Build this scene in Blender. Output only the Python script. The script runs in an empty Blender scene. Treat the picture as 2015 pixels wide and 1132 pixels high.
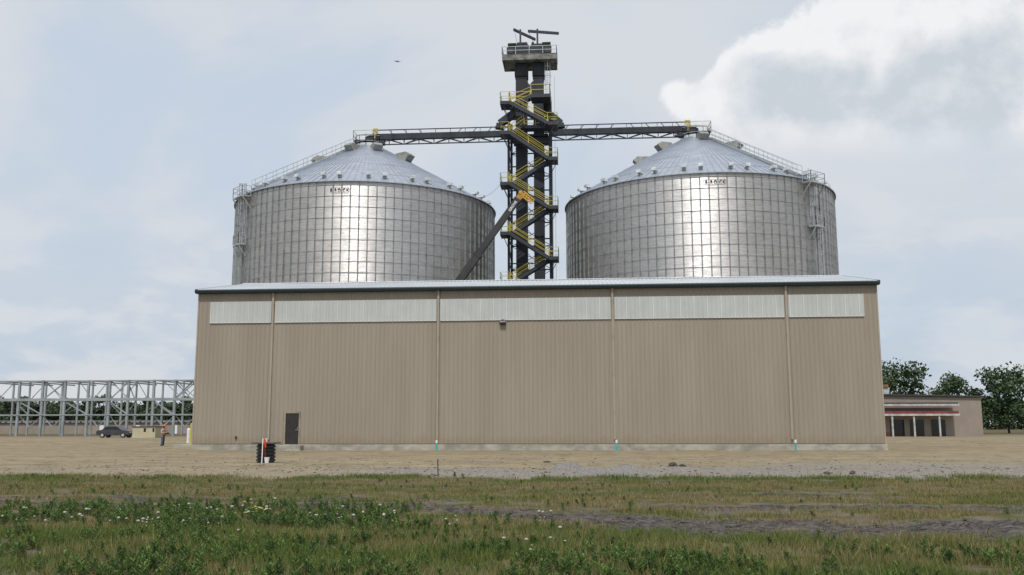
import bpy, math, random
import numpy as np
from mathutils import Vector, Matrix

# ------------------------------------------------------------------ camera
SC = bpy.context.scene
COL = SC.collection
F, YAW, PIT, ROLL, EYE = 1842.6, -.0782, .1477, -.002, 1.6
RES_W, RES_H = 2015, 1132
_cy, _sy = math.cos(YAW), math.sin(YAW)
_fw = np.array([_sy*math.cos(PIT), _cy*math.cos(PIT), math.sin(PIT)])
_r0 = np.array([_cy, -_sy, 0.]); _u0 = np.cross(_r0, _fw)
_rt = _r0*math.cos(ROLL)+_u0*math.sin(ROLL); _up = -_r0*math.sin(ROLL)+_u0*math.cos(ROLL)
cd = bpy.data.cameras.new("camera"); cam = bpy.data.objects.new("camera", cd); COL.objects.link(cam)
cd.sensor_width = 36; cd.lens = 36*F/RES_W; cd.clip_start = .1; cd.clip_end = 30000
cd.shift_x = (1007.5-1006)/RES_W
m = Matrix.Identity(4)
for i in range(3):
    m[i][0] = _rt[i]; m[i][1] = _up[i]; m[i][2] = -_fw[i]
m[2][3] = EYE
cam.matrix_world = m
SC.camera = cam

def at(px, py, Y):
    """the point where the surveyed sight line px,py meets the vertical plane y=Y"""
    d = _fw+(px-1006)/F*_rt-(py-566)/F*_up
    t = Y/d[1]
    return Vector((d[0]*t, Y, d[2]*t+EYE))

# ------------------------------------------------------------------ light
SUN_EL, SUN_AZ = math.radians(56), math.radians(-92)      # azimuth counted from +x
wd = bpy.data.worlds.new("World"); SC.world = wd; wd.use_nodes = True
sd = bpy.data.lights.new("sun", 'SUN'); sun = bpy.data.objects.new("sun", sd); COL.objects.link(sun)
sd.energy = 2.5; sd.angle = math.radians(.9); sd.color = (1, .955, .88)
sdir = Vector((math.cos(SUN_AZ)*math.cos(SUN_EL), math.sin(SUN_AZ)*math.cos(SUN_EL), math.sin(SUN_EL)))
sun.rotation_euler = sdir.to_track_quat('Z', 'Y').to_euler()
SC.view_settings.view_transform = 'Standard'; SC.view_settings.look = 'None'
SC.view_settings.exposure = 0; SC.view_settings.gamma = 1

class NT:
    """tiny node tree writer"""
    def __init__(s, tree):
        s.t = tree; s.n = tree.nodes; s.l = tree.links
    def new(s, ty, **kw):
        nd = s.n.new(ty)
        for k, v in kw.items(): setattr(nd, k, v)
        return nd
    def put(s, sock, v):
        if hasattr(v, 'links') or hasattr(v, 'is_output'): s.l.new(v, sock)
        else:
            try: sock.default_value = v
            except Exception: sock.default_value = (*v, 1) if len(v) == 3 else v
    def math(s, op, a, b=0., c=None, clamp=False):
        nd = s.new('ShaderNodeMath', operation=op); nd.use_clamp = clamp
        s.put(nd.inputs[0], a); s.put(nd.inputs[1], b)
        if c is not None: s.put(nd.inputs[2], c)
        return nd.outputs[0]
    def mix(s, f, a, b, mode='MIX'):
        nd = s.new('ShaderNodeMix', data_type='RGBA', blend_type=mode)
        s.put(nd.inputs[0], f); s.put(nd.inputs[6], a); s.put(nd.inputs[7], b)
        return nd.outputs[2]
    def noise(s, vec, scale, detail=4, rough=.55, dist=0.):
        nd = s.new('ShaderNodeTexNoise')
        if vec is not None: s.l.new(vec, nd.inputs['Vector'])
        nd.inputs['Scale'].default_value = scale; nd.inputs['Detail'].default_value = detail
        nd.inputs['Roughness'].default_value = rough; nd.inputs['Distortion'].default_value = dist
        return nd.outputs[0]
    def smooth(s, v, lo, hi):
        nd = s.new('ShaderNodeMapRange', interpolation_type='SMOOTHSTEP')
        s.put(nd.inputs[0], v); nd.inputs[1].default_value = lo; nd.inputs[2].default_value = hi
        return nd.outputs[0]
    def mapping(s, vec, scale=(1, 1, 1), loc=(0, 0, 0), rot=(0, 0, 0)):
        nd = s.new('ShaderNodeMapping'); s.l.new(vec, nd.inputs[0])
        nd.inputs['Scale'].default_value = scale; nd.inputs['Location'].default_value = loc
        nd.inputs['Rotation'].default_value = rot
        return nd.outputs[0]

w = NT(wd.node_tree); w.n.clear()
tc = w.new('ShaderNodeTexCoord'); sep = w.new('ShaderNodeSeparateXYZ'); w.l.new(tc.outputs['Generated'], sep.inputs[0])
sky = w.new('ShaderNodeTexSky', sky_type='NISHITA'); sky.sun_disc = False
sky.sun_elevation = SUN_EL; sky.sun_rotation = math.pi/2-SUN_AZ
sky.air_density = 1.2; sky.dust_density = 2.5; sky.altitude = 100
ay = w.math('ADD', w.math('ABSOLUTE', sep.outputs[1]), .12)
cu = w.math('DIVIDE', sep.outputs[0], ay); cv = w.math('DIVIDE', sep.outputs[2], ay)
comb = w.new('ShaderNodeCombineXYZ'); w.l.new(cu, comb.inputs[0]); w.l.new(cv, comb.inputs[1])
cvec = comb.outputs[0]
def uv(px, py):
    p = at(px, py, 1.); n = Vector((p.x, 1, p.z-EYE)).normalized()
    return n.x/(abs(n.y)+.12), n.z/(abs(n.y)+.12)
n1 = w.noise(cvec, 9, 6, .55, .15)
n2 = w.noise(w.mapping(cvec, (1, 1.5, 1), (3.3, 1.7, 0)), 3.0, 5, .55, .4)
n3 = w.noise(w.mapping(cvec, (1, 2.6, 1), (8.3, 5.7, 0)), 8, 5, .55, .3)
def blobs(lst, amp, nz):
    acc = None
    for px, py, r in lst:
        u0, v0 = uv(px, py); r = r/F
        r *= .86; du = w.math('DIVIDE', w.math('SUBTRACT', cu, u0), r); dv = w.math('DIVIDE', w.math('SUBTRACT', cv, v0), r)
        d = w.math('SQRT', w.math('ADD', w.math('MULTIPLY', du, du), w.math('MULTIPLY', dv, dv)))
        v = w.math('EXPONENT', w.math('MULTIPLY', w.math('MULTIPLY', d, d), -1.15))
        acc = v if acc is None else w.math('ADD', acc, v)
    acc = w.math('SUBTRACT', w.math('MINIMUM', acc, 1.25), .42)
    gate = w.smooth(acc, -.40, -.05)
    return w.math('ADD', acc, w.math('MULTIPLY', gate, w.math('MULTIPLY', w.math('SUBTRACT', nz, .5), amp)))
# the high veil: pale blue to white
veil = w.mix(w.smooth(n2, .31, .53), (6.25, 7.15, 8.35, 1), (7.55, 7.9, 8.35, 1))
low = w.smooth(cv, .30, .04)
veil = w.mix(w.math('MULTIPLY', low, w.smooth(n3, .40, .58)), veil, (5.9, 6.8, 7.9, 1))
base = w.mix(.93, sky.outputs[0], veil)
n4 = w.noise(cvec, 40, 6, .6, .1); n5 = w.noise(w.mapping(cvec, (1, 1, 1), (.7, .2, 0)), 17, 6, .58, .15)
nm = w.math('ADD', w.math('MULTIPLY', n5, .70), w.math('MULTIPLY', n4, .30))
dens = blobs([(1490, 122, 70), (1590, 150, 95), (1625, 110, 85), (1700, 75, 92), (1800, 60, 130), (1560, 230, 110), (1680, 250, 170), (1400, 200, 62), (1340, 200, 48), (1480, 215, 80), (1850, 200, 200), (1440, 160, 40), (2000, 120, 200)], 3.0, nm)
mask = w.smooth(dens, -.16, .40)
lowfade = w.smooth(cv, uv(1600, 335)[1], uv(1600, 215)[1])
mask = w.math('MULTIPLY', mask, lowfade)
shade = blobs([(1490, 190, 75), (1600, 190, 95), (1700, 190, 110), (1830, 170, 120), (1960, 170, 150)], 3.4, n1)
shf = w.math('ADD', w.math('MULTIPLY', w.smooth(shade, -.40, .95), .95), w.math('MULTIPLY', w.math('SUBTRACT', nm, .50), -2.2), clamp=True)
ccol = w.mix(shf, (9.5, 9.55, 9.7, 1), (6.3, 6.95, 7.5, 1))
full = w.mix(mask, base, ccol)
bg = w.new('ShaderNodeBackground'); w.l.new(full, bg.inputs[0]); bg.inputs[1].default_value = .093
wo = w.new('ShaderNodeOutputWorld'); w.l.new(bg.outputs[0], wo.inputs[0])

# ------------------------------------------------------------------ helpers
rng = np.random.default_rng(7); random.seed(7)

def mat(name, col, rough=.6, metal=0., var=.15, scale=2., stretch=(1, 1, 1), col2=None, bump=0., bscale=20., spec=.5, rvar=0.):
    mt = bpy.data.materials.new(name); mt.use_nodes = True
    t = NT(mt.node_tree); b = t.n['Principled BSDF']
    b.inputs['Roughness'].default_value = rough; b.inputs['Metallic'].default_value = metal
    b.inputs['Specular IOR Level'].default_value = spec
    g = t.new('ShaderNodeNewGeometry'); v = t.mapping(g.outputs['Position'], stretch)
    n = t.noise(v, scale, 5, .6)
    c2 = col2 if col2 else tuple(max(0, c*(1-var*2)) for c in col)
    c1 = col if col2 else tuple(min(1, c*(1+var)) for c in col)
    t.l.new(t.mix(t.smooth(n, .3, .7), (*c1, 1), (*c2, 1)), b.inputs['Base Color'])
    if rvar:
        t.l.new(t.math('ADD', t.math('MULTIPLY', n, rvar), rough-rvar*.5), b.inputs['Roughness'])
    if bump:
        bn = t.new('ShaderNodeBump'); bn.inputs['Strength'].default_value = bump; bn.inputs['Distance'].default_value = .02
        t.l.new(t.noise(g.outputs['Position'], bscale, 3), bn.inputs['Height']); t.l.new(bn.outputs[0], b.inputs['Normal'])
    return mt

class MB:
    def __init__(s): s.v = []; s.f = []
    def add(s, v, f):
        o = len(s.v); s.v += [tuple(p) for p in v]; s.f += [tuple(i+o for i in q) for q in f]; return s
    def box(s, a, b):
        x0, y0, z0 = [min(p, q) for p, q in zip(a, b)]; x1, y1, z1 = [max(p, q) for p, q in zip(a, b)]
        return s.add([(x0, y0, z0), (x1, y0, z0), (x1, y1, z0), (x0, y1, z0), (x0, y0, z1), (x1, y0, z1), (x1, y1, z1), (x0, y1, z1)],
                     [(0, 3, 2, 1), (4, 5, 6, 7), (0, 1, 5, 4), (1, 2, 6, 5), (2, 3, 7, 6), (3, 0, 4, 7)])
    def bar(s, p, q, w, h=None, upv=(0, 0, 1)):
        h = h or w; p = Vector(p); q = Vector(q); d = (q-p)
        if d.length < 1e-6: return s
        d.normalize(); u = Vector(upv)
        if abs(d.dot(u)) > .98: u = Vector((0, 1, 0))
        r = d.cross(u).normalized(); u = r.cross(d).normalized()
        c = []
        for e in (p, q):
            for a, b in ((-1, -1), (1, -1), (1, 1), (-1, 1)): c.append(e+r*(a*w/2)+u*(b*h/2))
        return s.add(c, [(0, 3, 2, 1), (4, 5, 6, 7), (0, 1, 5, 4), (1, 2, 6, 5), (2, 3, 7, 6), (3, 0, 4, 7)][:2]+[(0, 1, 5, 4), (1, 2, 6, 5), (2, 3, 7, 6), (3, 0, 4, 7)])
    def tube(s, p, q, r, n=8, r2=None):
        r2 = r if r2 is None else r2
        p = Vector(p); q = Vector(q); d = (q-p).normalized(); a = Vector((0, 0, 1)) if abs(d.z) < .9 else Vector((1, 0, 0))
        x = d.cross(a).normalized(); y = d.cross(x)
        v = [e+(x*math.cos(2*math.pi*i/n)+y*math.sin(2*math.pi*i/n))*rr for e, rr in ((p, r), (q, r2)) for i in range(n)]
        return s.add(v, [(i, (i+1) % n, n+(i+1) % n, n+i) for i in range(n)]+[tuple(range(n-1, -1, -1)), tuple(range(n, 2*n))])
    def lathe(s, prof, c=(0, 0, 0), n=24):
        v = []; f = []
        for r, z in prof:
            for i in range(n):
                a = 2*math.pi*i/n; v.append((c[0]+r*math.cos(a), c[1]+r*math.sin(a), c[2]+z))
        for k in range(len(prof)-1):
            for i in range(n):
                j = (i+1) % n; f.append((k*n+i, k*n+j, (k+1)*n+j, (k+1)*n+i))
        f.append(tuple(range(n-1, -1, -1))); o = (len(prof)-1)*n; f.append(tuple(range(o, o+n)))
        return s.add(v, f)
    def prism(s, pts, off):
        """planar polygon (3d points) extruded by vector"""
        n = len(pts); off = Vector(off); a = [Vector(p) for p in pts]
        return s.add(a+[p+off for p in a], [tuple(range(n-1, -1, -1)), tuple(range(n, 2*n))]+[(i, (i+1) % n, n+(i+1) % n, n+i) for i in range(n)])
    def path(s, pts, r, n=6):
        for a, b in zip(pts[:-1], pts[1:]): s.tube(a, b, r, n)
        return s

def tag(o, label=None, cat=None, group=None, kind=None):
    if label: o['label'] = label
    if cat: o['category'] = cat
    if group: o['group'] = group
    if kind: o['kind'] = kind
    return o
def empty(name, loc, label, cat, group=None):
    o = bpy.data.objects.new(name, None); COL.objects.link(o); o.location = loc; o.empty_display_size = .3
    return tag(o, label, cat, group)
def root_loc(o):
    l = Vector((0, 0, 0))
    while o: l = l+Vector(o.location); o = o.parent
    return l
def mesh(name, v, f, m):
    me = bpy.data.meshes.new(name); me.from_pydata([tuple(p) for p in v], [], f); me.update()
    if m: me.materials.append(m)
    return me
def obj(name, mb, m, parent=None, loc=None, smooth=False, bevel=0):
    """one mesh object from a builder whose vertices are in world space"""
    if parent is not None: o0 = root_loc(parent)
    else: o0 = Vector(loc) if loc is not None else Vector((0, 0, 0))
    me = mesh(name, [Vector(p)-o0 for p in mb.v], mb.f, m)
    import bmesh
    bm = bmesh.new(); bm.from_mesh(me); bmesh.ops.recalc_face_normals(bm, faces=bm.faces); bm.to_mesh(me); bm.free()
    o = bpy.data.objects.new(name, me); COL.objects.link(o)
    if parent is not None: o.parent = parent
    else: o.location = o0
    if smooth:
        me.polygons.foreach_set('use_smooth', [True]*len(me.polygons))
    if bevel:
        b = o.modifiers.new('bevel', 'BEVEL'); b.width = bevel; b.segments = 2; b.limit_method = 'ANGLE'
    return o
def fastmesh(name, V, Q, m, smooth=False):
    """V (n,3), Q (k,3 or 4) numpy"""
    me = bpy.data.meshes.new(name); k = Q.shape[1]
    me.vertices.add(len(V)); me.vertices.foreach_set('co', V.astype(np.float32).ravel())
    me.loops.add(Q.size); me.loops.foreach_set('vertex_index', Q.astype(np.int32).ravel())
    me.polygons.add(len(Q)); me.polygons.foreach_set('loop_start', np.arange(0, Q.size, k, dtype=np.int32))
    me.polygons.foreach_set('loop_total', np.full(len(Q), k, dtype=np.int32))
    if smooth: me.polygons.foreach_set('use_smooth', np.ones(len(Q), dtype=bool))
    me.update(calc_edges=True); me.validate()
    if m: me.materials.append(m)
    return me
def vattr(me, name, arr):
    a = me.color_attributes.new(name, 'FLOAT_COLOR', 'POINT')
    c = np.ones((len(arr), 4), np.float32); c[:, :arr.shape[1]] = arr
    a.data.foreach_set('color', c.ravel())
def copy_tree(o, parent=None, loc=None, rot=None):
    c = o.copy(); COL.objects.link(c)
    if parent is not None: c.parent = parent
    for ch in list(o.children): copy_tree(ch, c)
    if loc is not None: c.location = loc
    if rot is not None: c.rotation_euler = rot
    return c
def _hash(i, j, s):
    h = (i.astype(np.int64)*374761393+j.astype(np.int64)*668265263+s*1442695041) & 0xffffffff
    h = ((h ^ (h >> 13))*1274126177) & 0xffffffff
    return ((h ^ (h >> 16)) & 0xffff)/65535.
def vnoise(x, y, s=0):
    i = np.floor(x); j = np.floor(y); fx = x-i; fy = y-j; fx = fx*fx*(3-2*fx); fy = fy*fy*(3-2*fy)
    a = _hash(i, j, s); b = _hash(i+1, j, s); c = _hash(i, j+1, s); d = _hash(i+1, j+1, s)
    return (a*(1-fx)+b*fx)*(1-fy)+(c*(1-fx)+d*fx)*fy
def fbm(x, y, s=0, o=4):
    r = 0; a = .5; t = 0
    for k in range(o):
        r = r+a*vnoise(x*2**k, y*2**k, s+k*17); t += a; a *= .55
    return r/t
def sstep(v, lo, hi):
    t = np.clip((v-lo)/(hi-lo), 0, 1); return t*t*(3-2*t)

# ------------------------------------------------------------------ materials
M = {}
M['siding'] = mat('siding', (.328, .288, .236), .5, 0, .035, .6, (1, 1, .15), spec=.35)
def _siding(mt):
    t = NT(mt.node_tree); b = t.n['Principled BSDF']; src = b.inputs['Base Color'].links[0].from_socket
    g = t.new('ShaderNodeNewGeometry'); sp = t.new('ShaderNodeSeparateXYZ'); t.l.new(g.outputs['Position'], sp.inputs[0])
    wn = t.new('ShaderNodeTexWhiteNoise', noise_dimensions='1D'); t.l.new(t.math('FLOOR', t.math('DIVIDE', t.math('ADD', sp.outputs[0], 27.385), 47.06/51.333)), wn.inputs['W'])
    k = t.math('ADD', t.math('MULTIPLY', wn.outputs[0], .055), .975)
    st = t.noise(t.mapping(g.outputs['Position'], (1, 1, .05)), 3.2, 5, .65)
    k = t.math('MULTIPLY', k, t.math('ADD', t.math('MULTIPLY', st, -.10), 1.05))
    cb = t.new('ShaderNodeCombineColor'); [t.l.new(k, cb.inputs[i]) for i in range(3)]
    c = t.mix(1., src, cb.outputs[0], 'MULTIPLY')
    spl = t.noise(t.mapping(g.outputs['Position'], (1, 1, .6)), 2.5, 5, .7)
    mud = t.math('MULTIPLY', t.smooth(t.math('ADD', sp.outputs[2], t.math('MULTIPLY', spl, -1.3)), .55, -.25), .6)
    c = t.mix(mud, c, (.27, .215, .14, 1)); t.l.new(c, b.inputs['Base Color'])
_siding(M['siding'])
M['siding_trim'] = mat('siding_trim', (.365, .315, .25), .5, 0, .05, 1)
M['skylight'] = mat('skylight', (.485, .51, .50), .45, 0, .03, .8)
M['skylight_edge'] = mat('skylight_edge', (.66, .69, .67), .45, 0, .03, .8)
M['roof_metal'] = mat('roof_metal', (.62, .655, .69), .42, .15, .05, .4)
M['gutter'] = mat('gutter', (.016, .038, .048), .45, 0, .08, 3)
M['concrete'] = mat('concrete', (.36, .35, .30), .85, 0, .16, 1.1, (1, 1, 1.6), bump=.3, bscale=12)
M['door'] = mat('door', (.028, .023, .022), .45, 0, .1, 3)
M['door_frame'] = mat('door_frame', (.30, .27, .20), .5)
M['chrome'] = mat('chrome', (.8, .8, .8), .2, 1)
M['bronze'] = mat('bronze', (.06, .05, .045), .4, .3)
M['lens'] = mat('lens', (.55, .55, .52), .3)
M['steel_dark'] = mat('steel_dark', (.026, .034, .046), .55, 0, .12, 1.2)
M['steel_dark2'] = mat('steel_dark_weathered', (.027, .034, .043), .72, 0, .22, .6, (1, 1, .3))
M['yellow'] = mat('safety_yellow', (.56, .46, .07), .45, 0, .05, 4)
M['galv'] = mat('galvanised', (.50, .53, .54), .42, .55, .10, 3, rvar=.15)
M['galv_dark'] = mat('galvanised_grey', (.30, .32, .33), .5, .5, .12, 3)
M['roof_galv'] = mat('roof_galvanised', (.43, .475, .54), .42, .5, .06, .8, rvar=.12)
M['vent_white'] = mat('vent_bright', (.72, .74, .75), .4, .3)
M['vent_tan'] = mat('vent_weathered', (.36, .35, .31), .5, .3)
M['green_motor'] = mat('green_motor', (.010, .030, .016), .8, spec=.15)
M['platform_grey'] = mat('platform_grey', (.20, .20, .185), .7, .1, .3, 1.2, (1, 1, 2))
M['black_plastic'] = mat('black_plastic', (.012, .012, .013), .42, 0, .2, 6)
M['grey_lid'] = mat('grey_lid', (.10, .10, .10), .6)
M['white'] = mat('white_plastic', (.78, .79, .80), .4, 0, .04, 5)
M['orange'] = mat('orange_flag', (.62, .06, .02), .7)
M['teal'] = mat('teal_pipe', (.07, .42, .38), .4, 0, .08, 6)
M['wood'] = mat('weathered_wood', (.09, .075, .06), .85)
M['letter'] = mat('letter_black', (.012, .012, .012), .5)
M['crane_grey'] = mat('crane_boom_grey', (.036, .037, .040), .65, 0, .15, .8)
M['crane_orange'] = mat('crane_orange', (.50, .24, .05), .5)
M['frame_steel'] = mat('frame_steel', (.33, .365, .38), .5, .2, .12, .5)
M['beige'] = mat('beige_box', (.50, .46, .32), .6, 0, .06, 1)
M['dark_glass'] = mat('dark_glass', (.02, .022, .025), .12)
M['rubber'] = mat('rubber', (.02, .02, .02), .8)
M['car_dark'] = mat('car_dark', (.05, .055, .065), .3)
M['car_red'] = mat('car_red', (.16, .012, .012), .35)
M['tan_wall'] = mat('tan_wall', (.30, .255, .215), .7, 0, .06, .5)
M['dark_roof'] = mat('dark_roof', (.05, .05, .05), .6)
M['red_paint'] = mat('red_paint', (.22, .05, .045), .5)
M['grey_siding'] = mat('grey_siding', (.50, .50, .50), .6)
M['brick_red'] = mat('rust_roof', (.33, .14, .08), .7)
M['bark'] = mat('bark', (.07, .055, .04), .9)
M['foliage_far'] = mat('foliage_far', (.030, .055, .028), .7, 0, 0, 1.3, col2=(.055, .085, .035))
M['foliage_bright'] = mat('foliage_bright', (.060, .105, .035), .7, 0, 0, 1.3, col2=(.03, .06, .02))
M['skin'] = mat('skin', (.40, .23, .16), .6)
M['shirt'] = mat('shirt', (.56, .44, .37), .85)
M['jeans'] = mat('jeans', (.07, .10, .16), .85)
M['boot'] = mat('boot', (.06, .045, .03), .8)
M['hat'] = mat('hard_hat', (.62, .14, .04), .35)
M['gravel'] = mat('gravel', (.225, .212, .20), .95, 0, .22, 18, bump=.9, bscale=26)
M['clod'] = mat('clod', (.10, .085, .075), .95, 0, .3, 8, bump=.8, bscale=18)

# ------------------------------------------------------------------ ground
def rise(x, y):      # the yard climbs to slab level past the left corner of the warehouse
    return .30*sstep(y, 78, 92)
def ruts(x, y):
    """bare muddy lanes in the weeds: (centre distance, half width) along x"""
    k = sstep(x, -5, 2.5)
    w1 = .85+1.65*k; c1 = 19.7-4.0*k+(fbm(x*.35, y*0+3, 5)-.5)*1.0
    d1 = 1-np.abs(y-c1)/w1
    strip = (1-np.abs(y-17.3-(x-4)*.06)/.28)*sstep(x, 1.5, 3.5)*1.3
    c2 = 23.7+(fbm(x*.4, y*0, 8)-.5)*.8; d2 = (1-np.abs(y-c2)/.75)*sstep(x, 1.0, 2.4)*sstep(-x, -7.5, -5)
    c3 = 19.4+(x-3)*.10+(fbm(x*.4, y*0, 12)-.5)*.7; d3 = (1-np.abs(y-c3)/.8)*sstep(x, .6, 2.2)
    c4 = 21.2+(fbm(x*.3, y*0, 14)-.5)*1.2; d4 = (1-np.abs(y-c4)/.8)*sstep(-x, 1., 3.5)*.6
    d1 = d1-np.clip(strip, 0, 1)
    nz = (fbm(x*1.7, y*1.7, 3)-.5)*1.5
    return np.clip(np.maximum.reduce([d1, d2, d3, d4])*1.5+nz, 0, 1), d2
def edge(x): return 30.4+(fbm(x*.5, x*0+1, 21)-.5)*3.2+(vnoise(x*2.3, x*0+4, 22)-.5)*.7
def ground_z(x, y):
    near = np.exp(-np.maximum(0, y-70)/30)
    z = (fbm(x*.25, y*.25, 30)-.5)*.10*near+(fbm(x*1.3, y*1.3, 31)-.5)*.05*near
    bare, _ = ruts(x, y)
    z = z-.05*bare*(y < edge(x))+(.09*(vnoise(x*3.6, y*5.5, 40)-.5)+.05*(vnoise(x*7, y*7, 41)-.5)+.03*np.sin(x*18+vnoise(x, y, 42)*5)*sstep(np.sin(y*3.1), .1, .5))*bare*(y < 30)
    e = edge(x)
    berm = sstep(y, e, e+1.6)*(1-sstep(y, e+3.2, e+6.2))
    z = z+berm*(.10+.10*fbm(x*.45, y*.2, 33))
    z = z+.06*(fbm(x*.8, y*2.2, 35)-.5)*sstep(y, 31, 35)*near
    flat = sstep(y, 52, 60)*(1-sstep(y, 90, 120))
    z = z*(1-.75*flat)+.04*sstep(y, 60.5, 64)*(fbm(x*.5, y*0, 36))
    z = z+.34*np.exp(-((x+29.2)/2.4)**2-((y-66)/2.6)**2)*(x < 0)
    return z+rise(x, y)
def dens_axis(lo, hi, step, far):
    a = list(np.arange(lo, hi+1e-6, step)); s = step; p = hi
    while p < far: s *= 1.22; p += s; a.append(p)
    s = step; p = lo; b = []
    while p > -far: s *= 1.22; p -= s; b.append(p)
    return np.array(b[::-1]+a)
gx = dens_axis(-22, 18, .12, 6000)
gy = np.concatenate([dens_axis(7, 38, .11, 0.)[:0], np.arange(7, 38, .11), np.arange(38, 66, .25)])
s_ = .3; p_ = 66.; ext = []
while p_ < 9000: ext.append(p_); s_ *= 1.15; p_ += s_
s_ = .3; p_ = 7.; pre = []
while p_ > -600: s_ *= 1.3; p_ -= s_; pre.append(p_)
gy = np.concatenate([np.array(pre[::-1]), gy, np.array(ext)])
GX, GY = np.meshgrid(gx, gy); gxf = GX.ravel(); gyf = GY.ravel()
V = np.stack([gxf, gyf, ground_z(gxf, gyf)], 1)
nx, ny = len(gx), len(gy)
I = np.arange(nx*ny).reshape(ny, nx)
Q = np.stack([I[:-1, :-1].ravel(), I[:-1, 1:].ravel(), I[1:, 1:].ravel(), I[1:, :-1].ravel()], 1)
gm = bpy.data.materials.new('ground'); gm.use_nodes = True
gme = fastmesh('ground', V, Q, gm, True)
bare, dk = ruts(gxf, gyf); e = edge(gxf)
weedy = (1-sstep(gyf, e-.4, e+.4))
far_green = sstep(gyf, 110, 160)
grav = sstep(gyf, e-.3, e+.5)*(1-sstep(gyf, e+3.0+2.5*(fbm(gxf*.3, gyf*.3, 50)-.5)*2, e+5.5))
right_grey = sstep(gxf, 2, 9)*sstep(gyf, e, e+2)*(1-sstep(gyf, 40, 50))*.6
grav = np.clip(grav*(.45+.55*sstep(gxf, -10, -3))+right_grey, 0, 1)
vattr(gme, 'zone', np.stack([bare*weedy, weedy*(1-bare)+far_green, grav], 1))
go = bpy.data.objects.new('ground', gme); COL.objects.link(go); tag(go, kind='structure')
t = NT(gm.node_tree); b = t.n['Principled BSDF']; b.inputs['Roughness'].default_value = .95; b.inputs['Specular IOR Level'].default_value = .15
at_ = t.new('ShaderNodeVertexColor', layer_name='zone'); sp = t.new('ShaderNodeSeparateColor'); t.l.new(at_.outputs[0], sp.inputs[0])
g = t.new('ShaderNodeNewGeometry'); P = g.outputs['Position']
big = t.noise(t.mapping(P, (.25, 1, 1)), .5, 6, .6); fine = t.noise(P, 9, 6, .7); track = t.noise(t.mapping(P, (.12, 1.6, 1)), 1.0, 6, .65)
sand = t.mix(t.smooth(big, .35, .65), (.315, .262, .168, 1), (.250, .208, .135, 1))
md = t.noise(P, 1.1, 8, .68); lg = t.noise(P, .28, 6, .6)
sand = t.mix(t.math('MULTIPLY', t.smooth(lg, .45, .62), .45), sand, (.225, .185, .135, 1))
sand = t.mix(t.math('MULTIPLY', t.smooth(md, .55, .66), .60), sand, (.135, .108, .075, 1))
sand = t.mix(t.math('MULTIPLY', t.smooth(md, .44, .34), .35), sand, (.38, .33, .24, 1))
ln = t.math('ABSOLUTE', t.math('SUBTRACT', t.noise(t.mapping(P, (.22, 1.0, 1), (4, 9, 0)), .8, 4, .55), .5))
sand = t.mix(t.math('MULTIPLY', t.math('MULTIPLY', t.smooth(ln, .022, .004), t.smooth(md, .42, .54)), .75), sand, (.115, .09, .062, 1))
sand = t.mix(t.math('MULTIPLY', t.smooth(track, .56, .68), .5), sand, (.145, .115, .08, 1))
sand = t.mix(t.math('MULTIPLY', t.smooth(fine, .56, .70), .35), sand, (.12, .10, .08, 1))
gcol = t.mix(t.smooth(fine, .35, .65), (.30, .275, .235, 1), (.165, .155, .15, 1))
c = t.mix(t.math('MULTIPLY', t.smooth(t.math('ADD', sp.outputs[2], t.math('MULTIPLY', t.math('SUBTRACT', track, .5), .9)), .3, .75), .9), sand, gcol)
turf = t.mix(t.smooth(t.noise(P, 2.2, 5, .6), .4, .6), (.135, .105, .045, 1), (.075, .075, .028, 1))
turf = t.mix(t.smooth(fine, .5, .7), turf, (.10, .075, .05, 1)); turf = t.mix(t.smooth(t.noise(P, .9, 6, .65), .50, .60), turf, (.135, .115, .095, 1))
c = t.mix(sp.outputs[1], c, turf)
mud = t.mix(t.smooth(t.noise(t.mapping(P, (1, 1.6, 1)), 5, 7, .75), .38, .60), (.135, .118, .108, 1), (.042, .037, .037, 1)); mud = t.mix(t.math('MULTIPLY', t.smooth(t.noise(P, 1.1, 5, .6), .54, .64), .5), mud, (.17, .15, .115, 1))
c = t.mix(t.smooth(sp.outputs[0], .15, .6), c, mud)
t.l.new(c, b.inputs['Base Color'])
bn = t.new('ShaderNodeBump'); bn.inputs['Strength'].default_value = .6; bn.inputs['Distance'].default_value = .05
t.l.new(fine, bn.inputs['Height']); t.l.new(bn.outputs[0], b.inputs['Normal'])
def gz(x, y): return float(ground_z(np.array([x], float), np.array([y], float))[0])

# ------------------------------------------------------------------ grass and weeds
def leaf_material(name, rough=.6):
    mt = bpy.data.materials.new(name); mt.use_nodes = True; t = NT(mt.node_tree); b = t.n['Principled BSDF']
    a = t.new('ShaderNodeVertexColor', layer_name='tint'); t.l.new(a.outputs[0], b.inputs['Base Color'])
    b.inputs['Roughness'].default_value = rough; b.inputs['Specular IOR Level'].default_value = .25
    tr = t.new('ShaderNodeBsdfTranslucent'); t.l.new(a.outputs[0], tr.inputs[0]); mx = t.new('ShaderNodeMixShader'); mx.inputs[0].default_value = .25
    t.l.new(b.outputs[0], mx.inputs[1]); t.l.new(tr.outputs[0], mx.inputs[2]); t.l.new(mx.outputs[0], t.n['Material Output'].inputs[0])
    return mt
def scatter(n, y0, y1, power=2.0):
    u = rng.random(n); y = y0*(y1/y0)**(u**(1/power*1.35))          # thicker towards the near side
    x = rng.uniform(-.66, .50, n)*y+rng.uniform(-1, 1, n)*1.5
    return x, y
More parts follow.
